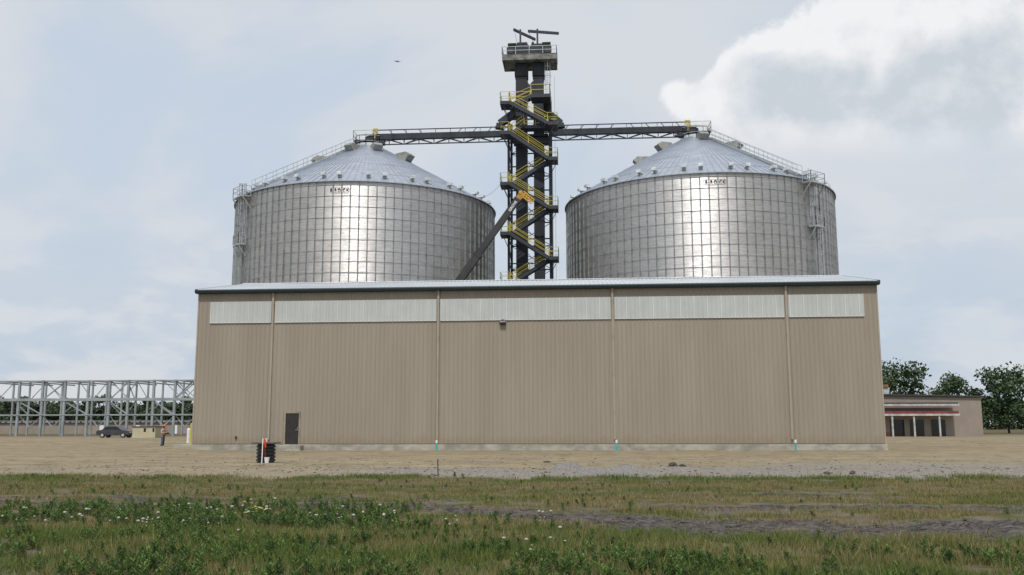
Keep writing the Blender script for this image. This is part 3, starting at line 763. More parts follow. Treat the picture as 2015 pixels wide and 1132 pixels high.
def grain_bin(cx, phase, label, vents, bigs, stair_ph, stair_in, lad1, lad2, midz, sign0, sign1, plate_side, letters):
    r = empty('grain_bin', (cx, BY, 0), label, 'grain bin', 'large corrugated grain bins')
    wl = bpy.data.objects.new('bin_wall', BWALL); COL.objects.link(wl); wl.parent = r; wl.rotation_euler.z = phase
    st = bpy.data.objects.new('stiffeners', RIBM); COL.objects.link(st); st.parent = wl
    rf = bpy.data.objects.new('roof', ROOFM); COL.objects.link(rf); rf.parent = r; rf.rotation_euler.z = phase
    vm = None
    for v in vents:
        mb = MB(); wm = MB(); ph = math.radians(v); vent_small(mb, wm, ph)
        o = loc_obj('roof_vent', mb, M['galv_dark'], rf); o.rotation_euler.z = -phase
        o2 = loc_obj('vent_hood', wm, M['vent_white'], o)
    for v, rr, s in bigs:
        mb = MB(); dm = MB(); vent_big(mb, dm, math.radians(v), rr, s)
        o = loc_obj('exhaust_hood', mb, M['vent_tan'], rf); o.rotation_euler.z = -phase
        loc_obj('hood_screen', dm, M['galv_dark'], o)
    # peak collar with railing
    mb = MB(); ringmesh(mb, [(1.25, APZ-.1), (1.62, APZ-.1), (1.62, APZ+.38), (1.25, APZ+.38)], 32); loc_obj('peak_collar', mb, M['vent_white'], r)
    mb = MB(); pts = [Vector((1.75*math.cos(a), 1.75*math.sin(a), APZ+.1)) for a in [2*math.pi*k/12 for k in range(13)]]
    rail(mb, pts, (.5, 1.3), .026, 3.); loc_obj('peak_railing', mb, M['galv'], r)
    # roof stair along one slope
    ph = math.radians(stair_ph); a = Vector((math.cos(ph), math.sin(ph), 0)); b = Vector((-a.y, a.x, 0))
    o_, i_ = a*(BR+.1), a*(stair_in)
    o_.z = conez(BR+.1)+.22; i_.z = conez(stair_in)+.22
    mb = MB()
    for s in (-.38, .38): mb.bar(o_+b*s, i_+b*s, .05, .2)
    nn = 46
    for k in range(nn):
        p = o_.lerp(i_, (k+.5)/nn); mb.bar(p-b*.38, p+b*.38, .24, .03)
    for k in range(9):
        p = o_.lerp(i_, (k+.5)/9); mb.box(p-Vector((.12, .12, .3)), p+Vector((.12, .12, -.02)))
    sr = loc_obj('roof_stair', mb, M['galv'], r)
    for s in (-.4, .4):
        mb = MB(); rail(mb, [o_+b*s, i_+b*s], (.5, 1.05), .024, 1.6); loc_obj('handrail', mb, M['galv'], sr)
    # eave platform and ladders
    p1 = math.radians(lad1); p2 = math.radians(lad2)
    a = Vector((math.cos(p1), math.sin(p1), 0)); b = Vector((-a.y, a.x, 0))
    pm = MB(); rm = MB()
    def deck(a, b, u0, u1, z, pm, rm, dep=1.2):
        q = [a*(BR+.15)+b*u0, a*(BR+.15)+b*u1, a*(BR+dep)+b*u1, a*(BR+dep)+b*u0]
        q = [Vector((v.x, v.y, z)) for v in q]; pm.prism(q, (0, 0, .14))
        for u in (u0, u1): pm.bar(a*(BR+dep)+b*u+Vector((0, 0, z)), a*(BR+.1)+b*u+Vector((0, 0, z-1.3)), .09)
        t = [v+Vector((0, 0, .14)) for v in q]
        rail(rm, [t[0], t[3], t[2], t[1]], (.55, 1.1), .026, 1.3)
    deck(a, b, -1.2, 1.3, BZ-.6, pm, rm)
    ep = loc_obj('eave_platform', pm, M['galv'], r); loc_obj('railing', rm, M['galv'], ep)
    lm = MB(); cg = MB(); ladder_cage(lm, cg, p1, midz, BZ+1.2, w=.5); ld = loc_obj('ladder', lm, M['galv'], r); loc_obj('ladder_cage', cg, M['galv'], ld)
    a2 = Vector((math.cos(p2), math.sin(p2), 0)); b2 = Vector((-a2.y, a2.x, 0)); pm = MB(); rm = MB(); deck(a2, b2, -1.1*plate_side if plate_side > 0 else -.5, .5 if plate_side > 0 else 1.1, midz-.1, pm, rm, 1.0)
    mp = loc_obj('rest_platform', pm, M['galv'], r); loc_obj('railing', rm, M['galv'], mp)
    lm = MB(); cg = MB(); ladder_cage(lm, cg, p2, 8., midz+1.1, w=.5); ld = loc_obj('ladder', lm, M['galv'], r); loc_obj('ladder_cage', cg, M['galv'], ld)
    # name board: black letters in a rounded black outline
    z = 27.1; board = MB(); R2 = BR+.035
    c0, c1 = math.radians(sign0), math.radians(sign1); hh = .28
    def P(t, h, dr=0.):
        a = c0+(c1-c0)*t; return Vector(((R2+dr)*math.cos(a), (R2+dr)*math.sin(a), z+h))
    outline = [P(t, hh) for t in np.linspace(.06, .94, 9)]+[P(1., .6*hh), P(1., -.6*hh)]+[P(t, -hh) for t in np.linspace(.94, .06, 9)]+[P(0, -.6*hh), P(0, .6*hh)]
    plate = MB(); N = len(outline)
    back = [v-Vector((v.x, v.y, 0)).normalized()*.02 for v in outline]
    for k in range(8):
        t0, t1 = .06+.88*k/8, .06+.88*(k+1)/8; q = [P(t0, -hh, -.006), P(t1, -hh, -.006), P(t1, hh, -.006), P(t0, hh, -.006)]
        plate.prism(q, (-.02*math.cos(c0), -.02*math.sin(c0), 0))
    for p, q in zip(outline, outline[1:]+outline[:1]): board.bar(p, q, .018, .018)
    pb = loc_obj('name_board', board, M['letter'], r)
    for k, ch in enumerate("BROCK"):
        cu_ = bpy.data.curves.new('t', 'FONT'); cu_.body = ch; cu_.size = .44; cu_.align_x = 'CENTER'; cu_.align_y = 'CENTER'; cu_.extrude = .008; cu_.offset = .007
        to = bpy.data.objects.new('t', cu_); me = bpy.data.meshes.new_from_object(to); bpy.data.objects.remove(to)
        me.materials.clear(); me.materials.append(M['letter'])
        lo = bpy.data.objects.new('letter', me); COL.objects.link(lo); lo.parent = pb
        a = c0+(c1-c0)*letters[k]; lo.location = ((R2+.006)*math.cos(a), (R2+.012)*math.sin(a), z-.005)
        lo.rotation_euler = (math.pi/2, 0, a+math.pi/2)
    return r
M['bin_board'] = mat('board_galv', (.50, .51, .52), .4, .6, .05, 4)
BXL, BXR = -26.96, 13.90
dg = 360/NST
grain_bin(BXL, math.radians(-90.3 % dg), 'left of the two silver corrugated grain bins, ladder on its left side', [-151+k*9.3-(2.6 if k % 2 else 0) for k in range(18)],
          [(-112, 3.4, .95), (-62, 3.4, .95), (-28, 5.6, 1.1), (-150, 6., 1.0)], -130.3, 2.6, -136.15, -138.6, 22.2, -91.38, -83.99, -1, (.045, .28, .475, .73, .915))
grain_bin(BXR, math.radians(-88.73 % dg), 'right of the two silver corrugated grain bins, ladder on its right side', [-176+k*9.3-(2.6 if k % 2 else 0) for k in range(18)],
          [(-155, 4.2, 1.0), (-78, 2.6, .95), (-178, 6.4, 1.0), (-35, 5., 1.0)], -53.4, 2.6, -48.2, -45.8, 22.9, -94.16, -85.80, 1, (.12, .35, .53, .755, .91))

# ------------------------------------------------------------------ elevator tower
LX0, LX1, LY0, LY1 = -8.95, -3.9, 110.6, 115.2
LEVL = [40.49, 36.73, 30.45, 24.42, 18.45, 12.5, 6.5]; LEVR = [37.75, 33.41, 27.45, 21.35, 15.4, 9.5, 3.5]
def tower():
    r = empty('elevator_tower', ((LX0+LX1)/2, 112.9, 0), 'tall dark steel lattice tower with yellow-railed zigzag stairs between the bins', 'tower')
    S = M['steel_dark']; ZT = 39.9
    for x, y in ((LX0, LY0), (LX1, LY0), (LX0, LY1), (LX1, LY1)):
        obj('leg', MB().box((x-.14, y-.14, 0), (x+.14, y+.14, ZT)), S, r)
    levels = [3.0*k for k in range(0, 14)]
    faces = [((LX0, LY0), (LX0, LY1)), ((LX1, LY0), (LX1, LY1)), ((LX0, LY1), (LX1, LY1)), ((LX0, LY0), (LX1, LY0))]
    for k, ((xa, ya), (xb, yb)) in enumerate(faces):
        mb = MB()
        for z0, z1 in zip(levels[:-1], levels[1:]):
            mb.bar((xa, ya, z1), (xb, yb, z1), .14)
            if k < 3:
                mb.bar((xa, ya, z0), (xb, yb, z1), .07); mb.bar((xa, ya, z1), (xb, yb, z0), .07)
                mb.bar(((xa+xb)/2, (ya+yb)/2, (z0+z1)/2), ((xa*.75+xb*.25), (ya*.75+yb*.25), z1), .05)
        obj('bracing', mb, S, r)
    # central ladder frame beside the casings
    mb = MB()
    for x in (-6.35,):
        for z in levels[1:]: mb.bar((x-.5, 114.4, z-1.5), (x+.5, 114.4, z-1.5), .08)
    # stairs: landings
    YA, YM, YB_ = 107.9, 109.05, 110.2
    def landing(x0, x1, z):
        mb = MB().box((x0, YA, z-.42), (x1, YB_, z-.02)); mb.box((x0-.02, YA-.02, z-.46), (x0+.04, YB_+.02, z+.03)) if x0 < -9 else mb.box((x1-.04, YA-.02, z-.46), (x1+.02, YB_+.02, z+.03))
        xo = x0 if x0 < -8 else x1; xi = LX0 if x0 < -8 else LX1
        for y in (YA+.1, YB_-.1): mb.bar((xo+(.3 if xo == x0 else -.3), y, z-.45), (xi, y+.3, z-1.6), .06)
        o = obj('landing', mb, S, r)
        xin = x1 if xo == x0 else x0; rm = MB(); rail(rm, [(xin, YB_, z), (xo, YB_, z), (xo, YA, z), (xin, YA, z)], (.55, 1.1), .022, 1.4)
        obj('guardrail', rm, M['yellow'], o)
    def flight(xa, za, xb, zb, y0, y1):
        """stringers, treads, yellow rails"""
        mb = MB()
        for y in (y0, y1): mb.bar((xa, y, za-.17), (xb, y, zb-.17), .06, .40)
        n = max(4, int(abs(zb-za)/.2))
        for k in range(n):
            t = (k+.5)/n; mb.box((xa+(xb-xa)*t-.14, y0, za+(zb-za)*t-.14), (xa+(xb-xa)*t+.14, y1, za+(zb-za)*t-.10))
        o = obj('stair_flight', mb, M['steel_dark'], r)
        for y in (y0, y1):
            hm = MB(); rail(hm, [(xa, y, za), (xb, y, zb)], (.50, 1.02), .024, 2.9); obj('handrail', hm, M['yellow'], o)
    xl, xr = -8.72, -4.05
    for z in LEVL: landing(-9.75, xl, z)
    for z in LEVR: landing(xr, -2.92, z)
    for k in range(7):
        flight(xl, LEVL[k], xr, LEVR[k], YA, YM-.08)
        if k < 6 and k != 0: flight(xr, LEVR[k], xl, LEVL[k+1], YM+.08, YB_)
    # middle deck at bridge level and the short flight down from it
    flight(-7.0, 38.0, xl, LEVL[1], YM+.08, YB_)
    obj('deck', MB().box((-8.6, 110.75, 36.9), (-4.1, 115., 37.15)), S, r); mb = MB().box((-7.0, 109.1, 37.35), (-2.95, 110.55, 37.75))
    d = obj('deck', mb, S, r); rm = MB(); rail(rm, [(-7.0, 110.5, 37.75), (-2.95, 110.5, 37.75)], (.3, .7, 1.1), .03, 1.2); obj('guardrail', rm, M['yellow'], d)
    # upper stair to the top service deck
    p = at(1003, 206, 109.6); q = at(1048, 179, 109.6); zt = at(1050, 185, 108.6).z
    flight(xl, LEVL[0], -6.1, zt+.1, YM+.08, YB_)
    obj('deck', MB().box((-9.0, 110.9, zt-.42), (-8.25, 113.2, zt-.12)), S, r)
    mb = MB().box((-6.1, 108.6, zt-.42), (-3.75, 110.9, zt)); mb.box((-4.72, 110.85, zt-.3), (-3.75, 113.6, zt-.02))
    d = obj('deck', mb, S, r)
    rm = MB(); rail(rm, [(-6.1, 108.6, zt), (-3.8, 108.6, zt), (-3.8, 115.2, zt)], (.55, 1.2), .03, 1.6); rail(rm, [(-8.9, 110.9, zt), (-8.9, 115.2, zt)], (.55, 1.2), .03, 2); rail(rm, [(-8.9, 110.9, zt), (-6.3, 110.9, zt)], (.55, 1.2), .03, 2)
    obj('guardrail', rm, M['yellow'], d)
    # stacked cross members right of the casings (seen as a short rung screen)
    for z0, z1 in ((36.9, 40.6),):
        mb = MB(); z = z0
        while z < z1: mb.bar((-4.7, 111.4, z), (-3.75, 111.4, z), .10, .16); z += .62
        for x in (-3.8,): mb.box((x-.08, 111.3, z0), (x+.08, 111.5, zt))
        obj('screen', mb, S, r)
    # dark cross girders behind the crossing bridges
    for q in (((-8.8, 111.0, 36.2), (-4.0, 111.25, 36.75)), ((-8.8, 111.0, 39.1), (-6.9, 111.25, 39.5))): obj('girder', MB().box(*q), S, r)
    # top ladder
    lx = at(1078, 150, 112).x; lm = MB(); cg = MB()
    for x in (lx-.25, lx+.25): lm.bar((x, 112, zt), (x, 112, 47.2), .05)
    z = zt+.3
    while z < 47: lm.bar((lx-.25, 112, z), (lx+.25, 112, z), .03); z += .3
    for z in np.arange(zt+2.2, 47, 1.2):
        pts = [Vector((lx+.38*math.cos(t), 112-.75*math.sin(t), z)) for t in [math.pi*k/6 for k in range(7)]]
        for p, q in zip(pts[:-1], pts[1:]): cg.bar(p, q, .05, .03)
    for t in (.3, 1.57, 2.84): cg.bar((lx+.38*math.cos(t), 112-.75*math.sin(t), zt+2.2), (lx+.38*math.cos(t), 112-.75*math.sin(t), 46.9), .04)
    l = obj('ladder', lm, M['galv_dark'], r); obj('ladder_cage', cg, M['galv_dark'], l)
    # head platform
    x0, x1, y0, y1, z0, z1 = -9.79, -3.0, 111.0, 114.9, 46.86, 47.56
    mb = MB().box((x0, y0, z0), (x1, y0+.12, z1)).box((x0, y1-.12, z0), (x1, y1, z1)).box((x0, y0+.12, z0), (x0+.12, y1-.12, z1)).box((x1-.12, y0+.12, z0), (x1, y1-.12, z1))
    mb.box((x0+.12, y0+.12, z0+.10), (x1-.12, y1-.12, z0+.2))
    for x in np.arange(x0+1.1, x1, 1.1): mb.box((x-.02, y0+.12, z0+.04), (x+.02, y1-.12, z0+.10))
    mb.box((x0-.03, y0-.03, z1), (x1+.03, y0+.14, z1+.05))
    hp = obj('head_platform', mb, M['platform_grey'], r)
    rm = MB(); zr_ = z1+.05; rail(rm, [(x0, y0, zr_), (x1, y0, zr_), (x1, y1, zr_), (x0, y1, zr_), (x0, y0, zr_)], (.5, 1.0), .03, 1.7); obj('guardrail', rm, M['galv'], hp)
    return r
tower()
def bucket_elevator(x0, x1, side, label, jib):
    r = empty('bucket_elevator', ((x0+x1)/2, 113, 0), label, 'grain elevator', 'twin bucket elevators up the tower')
    D = M['steel_dark2']; mb = MB()
    mb.box((x0, 112.3, 0), (x1, 113.7, 46.9))
    for z in np.arange(2.2, 46, 3.05): mb.box((x0-.05, 112.25, z), (x1+.05, 113.75, z+.12))
    obj('casing', mb, D, r)
    hx0, hx1 = ((x0-.35, x1+.35))
    c = (x0+x1)/2; mb = MB()
    prof = [(hx0+.02, 47.57), (hx1-.02, 47.57), (hx1+.05, 48.95), (hx1-.2, 49.3), (hx0+.2, 49.3), (hx0-.05, 48.95)]
    mb.prism([(x, 111.9, z) for x, z in prof], (0, 2.2, 0)); mb.box((x0-.12, 112.1, 45.2), (x1+.12, 113.9, 46.85))
    obj('head', mb, M['steel_dark2'], r, bevel=.03)
    mx = hx0-.30 if side < 0 else hx1+.30
    mb = MB().box((mx-.32, 111.7, 47.7), (mx+.32, 112.9, 48.7)).tube((mx-.3*(1 if side < 0 else -1), 112.2, 49.15), (mx+.75*(1 if side < 0 else -1), 112.2, 49.15), .40, 14)
    mt = obj('motor', mb, M['green_motor'], r, bevel=.02)
    mb = MB().box((mx-.42, 111.55, 47.95), (mx+.42, 111.68, 48.75)).box((c-.5, 111.85, 49.31), (c+.8*(-side), 112.1, 49.5)); obj('belt_guard', mb, M['steel_dark'], r)
    # hoist jib on its post
    px, a, b_ = jib
    mb = MB().bar((px, 112.0, 49.1), (px, 112.0, 51.25), .22); obj('jib_post', mb, M['steel_dark'], r)
    obj('jib_beam', MB().bar(a, b_, .2, .32), M['steel_dark'], r)
    mb = MB().bar(Vector(a)+Vector((.1, 0, -.1)), (px-.35, 112, 49.1), .035); obj('jib_cable', mb, M['steel_dark'], r)
def lvl(px, py, z):
    p = at(px, py, 1.); t = (z-EYE)/(p.z-EYE); return Vector((p.x*t, t, z))
bucket_elevator(-8.19, -6.79, -1, 'left of the twin dark bucket elevator casings with a slanting hoist jib on top', (at(1024, 80, 112).x, lvl(1011, 58.5, 51.35), lvl(1053, 78, 51.35)))
bucket_elevator(-5.97, -4.70, 1, 'right of the twin dark bucket elevator casings with a level hoist jib on top', (at(1057.5, 80, 112).x, lvl(1039, 61.5, 51.0), lvl(1099.5, 66, 51.0)))
def chute(pts, w, label, name='spout'):
    mb = MB()
    for a, b in zip(pts[:-1], pts[1:]): mb.bar(a, b, w, w)
    r = empty(name, pts[0], label, 'spout')
    obj('chute', mb, M['steel_dark'], r)
    mb = MB(); p, q = Vector(pts[-2]), Vector(pts[-1]); d = (q-p).normalized(); mb.bar(q-d*.15, q+d*.05, w+.14, w+.14); obj('flange', mb, M['steel_dark'], r)
chute([at(1018, 219, 112.9), at(984, 244, 113.1), at(983, 253, 113.1)], .85, 'dark diagonal grain spout sloping down from the tower to the left conveyor')
chute([at(1066, 214, 112.9), at(1103, 244, 113.1), at(1104, 251, 113.1)], .85, 'dark diagonal grain spout sloping down from the tower to the right conveyor')
mb = MB(); a = [at(1036, 159, 112.6), at(1042, 167, 112.6), at(1049, 159, 112.6), at(1050, 186, 112.6), at(1036, 186, 112.6)]
mb.prism([a[0], a[1], a[4]], (0, .9, 0)); mb.prism([a[1], a[2], a[3], a[4]], (0, .9, 0))
o = obj('transfer_box', mb, M['steel_dark'], None, loc=a[4]); tag(o, 'dark V-topped transfer box between the twin elevator casings near the top', 'spout')

# ------------------------------------------------------------------ conveyors
def conveyor(xa, xb, side, label):
    """xa tower end, xb bin end"""
    z1, z0 = 38.2, 37.5; r = empty('conveyor_bridge', ((xa+xb)/2, 113, z0), label, 'conveyor', 'conveyor bridges from the tower to the bins')
    S = M['steel_dark']; y0, y1 = 112.4, 113.0
    mb = MB().box((xa, y0, z0), (xb, y1, z1)); n = 7
    for k in range(n+1):
        x = xa+(xb-xa)*k/n; mb.box((x-.04, y0-.04, z0-.03), (x+.04, y1+.04, z1+.04))
    obj('casing', mb, M['steel_dark2'], r)
    mb = MB(); n = 9; zb = z0-.58
    ym = (y0+y1)/2; zb = z0-.62
    mb.bar((xa, ym, zb), (xb, ym, zb), .13)
    for y in (y0+.05, y1-.05):
        for k in range(n+1):
            x = xa+(xb-xa)*k/n; mb.bar((x, ym, zb), (x, y, z0), .07)
            if k < n:
                x2 = xa+(xb-xa)*(k+1)/n
                if k % 2: mb.bar((x, ym, zb), (x2, y, z0), .09)
                else: mb.bar((x, y, z0), (x2, ym, zb), .09)
    obj('truss', mb, S, r)
    mb = MB().box((xa, y1+.02, z1-.10), (xb, y1+.95, z1-.04)); wk = obj('walkway', mb, S, r)
    mb = MB(); yy = y1+.95; zt = z1+1.0; mb.bar((xa, yy, zt), (xb, yy, zt), .11); n = 9
    mb.bar((xa, yy, z1+.5), (xb, yy, z1+.5), .04)
    for k in range(n+1):
        x = xa+(xb-xa)*k/n; mb.bar((x, yy, z1-.1), (x, yy, zt), .06)
        if k < n and k != n//2: x2 = xa+(xb-xa)*(k+.7)/n; mb.bar((x2, yy, z1), (x2+(.9 if k < n/2 else -.9), yy, zt), .07)
    obj('handrail', mb, S, wk)
    # head box, drive and yellow guard over the bin
    s = side
    mb = MB().prism([(xb, y0-.1, z0-.1), (xb+s*1.1, y0-.1, z0-.1), (xb+s*1.1, y0-.1, z0+.3), (xb+s*.6, y0-.1, z1-.15), (xb, y0-.1, z1+.1)], (0, 1.15, 0))
    mb.box((xb-s*1.3, y0, z0-.62), (xb+s*.9, y1+.2, z0-.1)); 
    hb = obj('head_box', mb, S, r)
    mb = MB(); gx_ = xb-s*.2
    mb.box((gx_-.34, y0-.12, z1+.11), (gx_+.34, y0-.04, z1+.17)); 
    for q in (-.34, 0, .34): mb.bar((gx_+q, y0-.08, z1+.1), (gx_+q*.8, y0-.08, z1+.62), .10)
    mb.bar((gx_-.3, y0-.08, z1+.62), (gx_+.3, y0-.08, z1+.62), .14); mb.bar((gx_-.3, y0-.08, z1+.36), (gx_+.3, y0-.08, z1+.36), .10); mb.bar((gx_+s*.12, y0-.1, z0+.1), (gx_+s*.12, y0-.1, z1+.7), .08)
    obj('drive_guard', mb, M['yellow'], hb)
    # service platform beyond the end
    xc = xb+s*2.0; x9 = xb+s*2.6; zf = z0-.05
    mb = MB().box((xb-s*.4, y0-.2, zf-.14), (x9, y1+1.0, zf))
    for y in (y0-.1, y1+.8):
        mb.bar((x9, y, zf-.1), (xb+s*1.0, y, APZ+.45), .16); mb.bar((xb+s*1.5, y, zf-.1), (xb+s*1.2, y, APZ+.3), .14); mb.bar((xb+s*1.2, y, (zf+APZ)/2+.1), (x9-s*.5, y, (zf+APZ)/2+.2), .08)
    pf = obj('service_platform', mb, S, r)
    mb = MB(); rail(mb, [(xb-s*.2, y0-.2, zf), (x9, y0-.2, zf), (x9+s*.02, y1+1., zf), (xb-s*.2, y1+1., zf)], (.55, 1.22), .026, 2.4); mb.bar((x9, y0-.2, zf+1.2), (x9-s*.75, y0-.2, zf), .04)
    obj('guardrail', mb, M['railing_pale'], pf)
    # discharge hopper into the bin peak
    mb = MB(); cxp = xb+s*.1
    mb.prism([(cxp-1.0, y0, z0-.6), (cxp+1.0, y0, z0-.6), (cxp+.75, y0, APZ+.2), (cxp-.75, y0, APZ+.2)], (0, 1.3, 0)); mb.tube((cxp+1.0, y0+.3, APZ+.5), (cxp-1.9, y0+.3, APZ+.5), .16, 10)
    obj('hopper', mb, S, r)
M['railing_pale'] = mat('pale_yellow_railing', (.50, .48, .30), .5)
conveyor(-9.05, -26.15, -1, 'long dark covered conveyor bridge from the tower to the left bin roof')
conveyor(-3.85, 13.2, 1, 'long dark covered conveyor bridge from the tower to the right bin roof')

# ------------------------------------------------------------------ crane with raised boom
def crane():
    yb = 100.; tip = at(1019, 392, yb); foot = at(905, 551, yb); d = (tip-foot).normalized(); base = foot-d*17.5
    r = empty('mobile_crane', (base.x, yb, gz(base.x, yb)), 'mobile crane whose dark telescopic boom leans up in front of the left bin', 'crane')
    L = (tip-base).length
    mb = MB(); cuts = [0, .50, .74, 1.]; ws = [.95, .80, .66]
    for k in range(3):
        a = base+d*L*cuts[k]; b_ = base+d*L*cuts[k+1]; mb.bar(a, b_, ws[k]*.85, ws[k]); mb.bar(b_-d*.35, b_+d*.02, ws[k]*.85+.1, ws[k]+.1)
    bo = obj('boom', mb, M['crane_grey'], r)
    n = Vector((-d.z, 0, d.x))
    mb = MB().prism([tip+n*.30, tip+d*.85+n*.36, tip+d*1.0+n*.10, tip+d*.75-n*.36, tip-n*.28], (0, .5, 0)).tube(tip+d*.8+n*.2+Vector((0, -.1, 0)), tip+d*.8+n*.2+Vector((0, .6, 0)), .22, 14)
    th = obj('boom_head', mb, M['crane_orange'], r)
    # yellow jib folded beside the head
    mb = MB(); p0 = tip+d*.7+Vector((.1, -.35, .0)); p1 = p0+Vector((1.15, 0, -1.0))
    nn = Vector((.62, 0, .72))*.22
    for s in (-1, 0, 1): mb.bar(p0+nn*s*1.3, p1+nn*s*1.3, .12)
    for k in range(5):
        a = p0.lerp(p1, k/5); c_ = p0.lerp(p1, (k+1)/5); mb.bar(a-nn*1.3, c_+nn*1.3, .07); mb.bar(c_-nn*1.3, c_+nn*1.3, .07)
    obj('folded_jib', mb, M['yellow_orange'], r)
    # boom lettering
    cu_ = bpy.data.curves.new('t', 'FONT'); cu_.body = "GROVE"; cu_.size = .50; cu_.align_x = 'CENTER'; cu_.align_y = 'CENTER'; cu_.extrude = .006; cu_.offset = .012
    to = bpy.data.objects.new('t', cu_); me = bpy.data.meshes.new_from_object(to); bpy.data.objects.remove(to); me.materials.clear(); me.materials.append(M['white'])
    lo = bpy.data.objects.new('lettering', me); COL.objects.link(lo); lo.parent = bo
    wp = tip-d*1.0+Vector((.06, -.35, -.06)); lo.location = wp-root_loc(bo); lo.rotation_euler = (math.pi/2, -math.atan2(d.z, d.x), 0); lo.scale = (.82, .82, 1)
    # carrier, hidden behind the warehouse
    z = gz(base.x, yb)
    mb = MB().box((base.x-4, yb-1.3, z+.7), (base.x+6.5, yb+1.3, z+1.3)).box((base.x-2.2, yb-1.25, z+1.3), (base.x+.8, yb+1.25, z+2.6)); obj('carrier', mb, M['yellow_orange'], r, bevel=.06)
    mb = MB().box((base.x+.9, yb-1.25, z+1.3), (base.x+2.3, yb-.3, z+2.9)); obj('cab', mb, M['dark_glass'], r, bevel=.08)
    mb = MB().bar(base+d*.2, (base.x-.5, yb, z+2.3), .8); obj('turntable', mb, M['crane_grey'], r)
    for x in (-3, -1.4, 3.4, 5.2):
        for y in (-1.2, 1.2): obj('wheel', MB().tube((base.x+x, yb+y-.25, z+.62), (base.x+x, yb+y+.25, z+.62), .62, 20), M['rubber'], r)
M['yellow_orange'] = mat('crane_yellow', (.60, .34, .03), .5)
crane()

# cables
def cable(pts, rad, label, name='cable'):
    o = obj(name, MB().path(pts, rad, 5), M['galv_dark'], None, loc=pts[0]); tag(o, label, 'cable'); return o
a, b = at(942, 389, 104.), at(985, 362, 108.3)
cable([a.lerp(b, k/8)+Vector((0, 0, -1.1*4*(k/8)*(1-k/8)*.4)) for k in range(9)], .02, 'thin slack cable between the left bin eave and a tower landing')
p = at(1091, 150, 110.); cable([p, (p.x, 110., 12.)], .018, 'thin rope hanging straight down the right side of the tower', 'rope')
p = at(1088, 330, 109.); cable([p, (p.x-.02, 109., 12.)], .016, 'second thin rope hanging beside the lower right stair landings', 'rope')

# ------------------------------------------------------------------ airliner
def plane():
    c = at(781, 121, 4500.); r = empty('airplane', c, 'tiny distant airliner in the sky left of the tower top', 'airplane')
    s = 1.; L = 33.
    def P(x, y, z): return c+Vector((x, y, z))
    mb = MB(); prof = [(-16, .3), (-14, 1.4), (-10, 2.), (8, 2.), (13, 1.2), (17, .3)]
    n = 10; V = []; F = []
    for x, rr in prof:
        for i in range(n): t_ = 2*math.pi*i/n; V.append(P(x, rr*math.cos(t_), rr*math.sin(t_)+(.6 if x > 10 else 0)))
    for k in range(len(prof)-1):
        for i in range(n): F.append((k*n+i, k*n+(i+1) % n, (k+1)*n+(i+1) % n, (k+1)*n+i))
    mb.add(V, F); obj('fuselage', mb, M['plane_grey'], r, smooth=True)
    for sg in (-1, 1):
        mb = MB().prism([P(-4, sg*1.5, -1), P(2, sg*1.5, -1), P(7, sg*17, 1.2), P(5, sg*17, 1.2)], (0, 0, .5)); obj('wing', mb, M['plane_grey'], r)
        obj('engine', MB().tube(P(-4, sg*6, -1.8), P(1, sg*6, -1.8), 1.1, 10), M['plane_grey'], r)
    obj('tail_fin', MB().prism([P(11, -.2, 1), P(16, -.2, 1), P(18, -.2, 6.5), P(15.5, -.2, 6.5)], (0, .4, 0)), M['plane_grey'], r)
    r.rotation_euler = (0.1, .12, .35)
M['plane_grey'] = mat('plane_grey', (.22, .24, .30), .5)
plane()

# ------------------------------------------------------------------ drum riser and marker
def riser():
    D = 42.5; c = at(523, 906, D); z = gz(c.x, D)-.03
    r = empty('drain_riser', (c.x, D, z), 'black corrugated plastic drum standing upright on the dirt near the door', 'drum')
    prof = []; R0, R1 = .375, .43; zc = -.05
    for k in range(6):
        prof += [(R1, zc), (R1, zc+.085), (R0, zc+.11), (R0, zc+.145)]; zc += .155
    prof += [(R1, zc), (R1, zc+.03)]
    obj('corrugated_barrel', MB().lathe(prof, (c.x, D, z), 36), M['black_plastic'], r)
    o = obj('lid_board', MB().box((c.x-.52, D-.5, z+.905), (c.x+.52, D+.5, z+.955)), M['grey_lid'], None, loc=(c.x, D, z+.905)); tag(o, 'flat grey board lying across the top of the black corrugated drum', 'board')
    s = at(516, 908, D-.75); zt = at(516.5, 863, D-.7).z; zs = gz(s.x, D-.75)
    r2 = empty('marker_stake', (s.x, D-.75, zs), 'white marker stake with orange ribbon leaning in front of the black drum', 'stake')
    top = Vector((at(517.5, 863, D-.62).x, D-.62, zt)); obj('stake', MB().tube((s.x-.02, D-.75, zs-.1), top, .022, 10), M['white'], r2)
    mb = MB(); q = top+Vector((.03, -.02, -.03))
    mb.prism([q, q+Vector((.10, 0, .0)), q+Vector((.135, -.01, -.20)), q+Vector((.125, 0, -.40)), q+Vector((.06, .02, -.36)), q+Vector((.03, 0, -.15))], (0, .03, 0)); mb.path([q+Vector((.08, 0, -.38)), q+Vector((.10, -.01, -.6)), q+Vector((.13, -.01, -.85))], .006, 5)
    obj('ribbon', mb, M['orange'], r2)
    b = at(525, 907, D-.7); zb = gz(b.x, D-.7)
    r3 = empty('bucket', (b.x, D-.7, zb), 'small white container on the dirt at the foot of the black drum', 'container')
    obj('pail', MB().lathe([(.085, 0), (.11, .2), (.118, .2), (.118, .225)], (b.x, D-.7, zb), 20), M['white'], r3, smooth=False)
    obj('lid', MB().lathe([(.122, .226), (.122, .25), (.03, .255)], (b.x, D-.7, zb), 20), M['white'], r3)
riser()
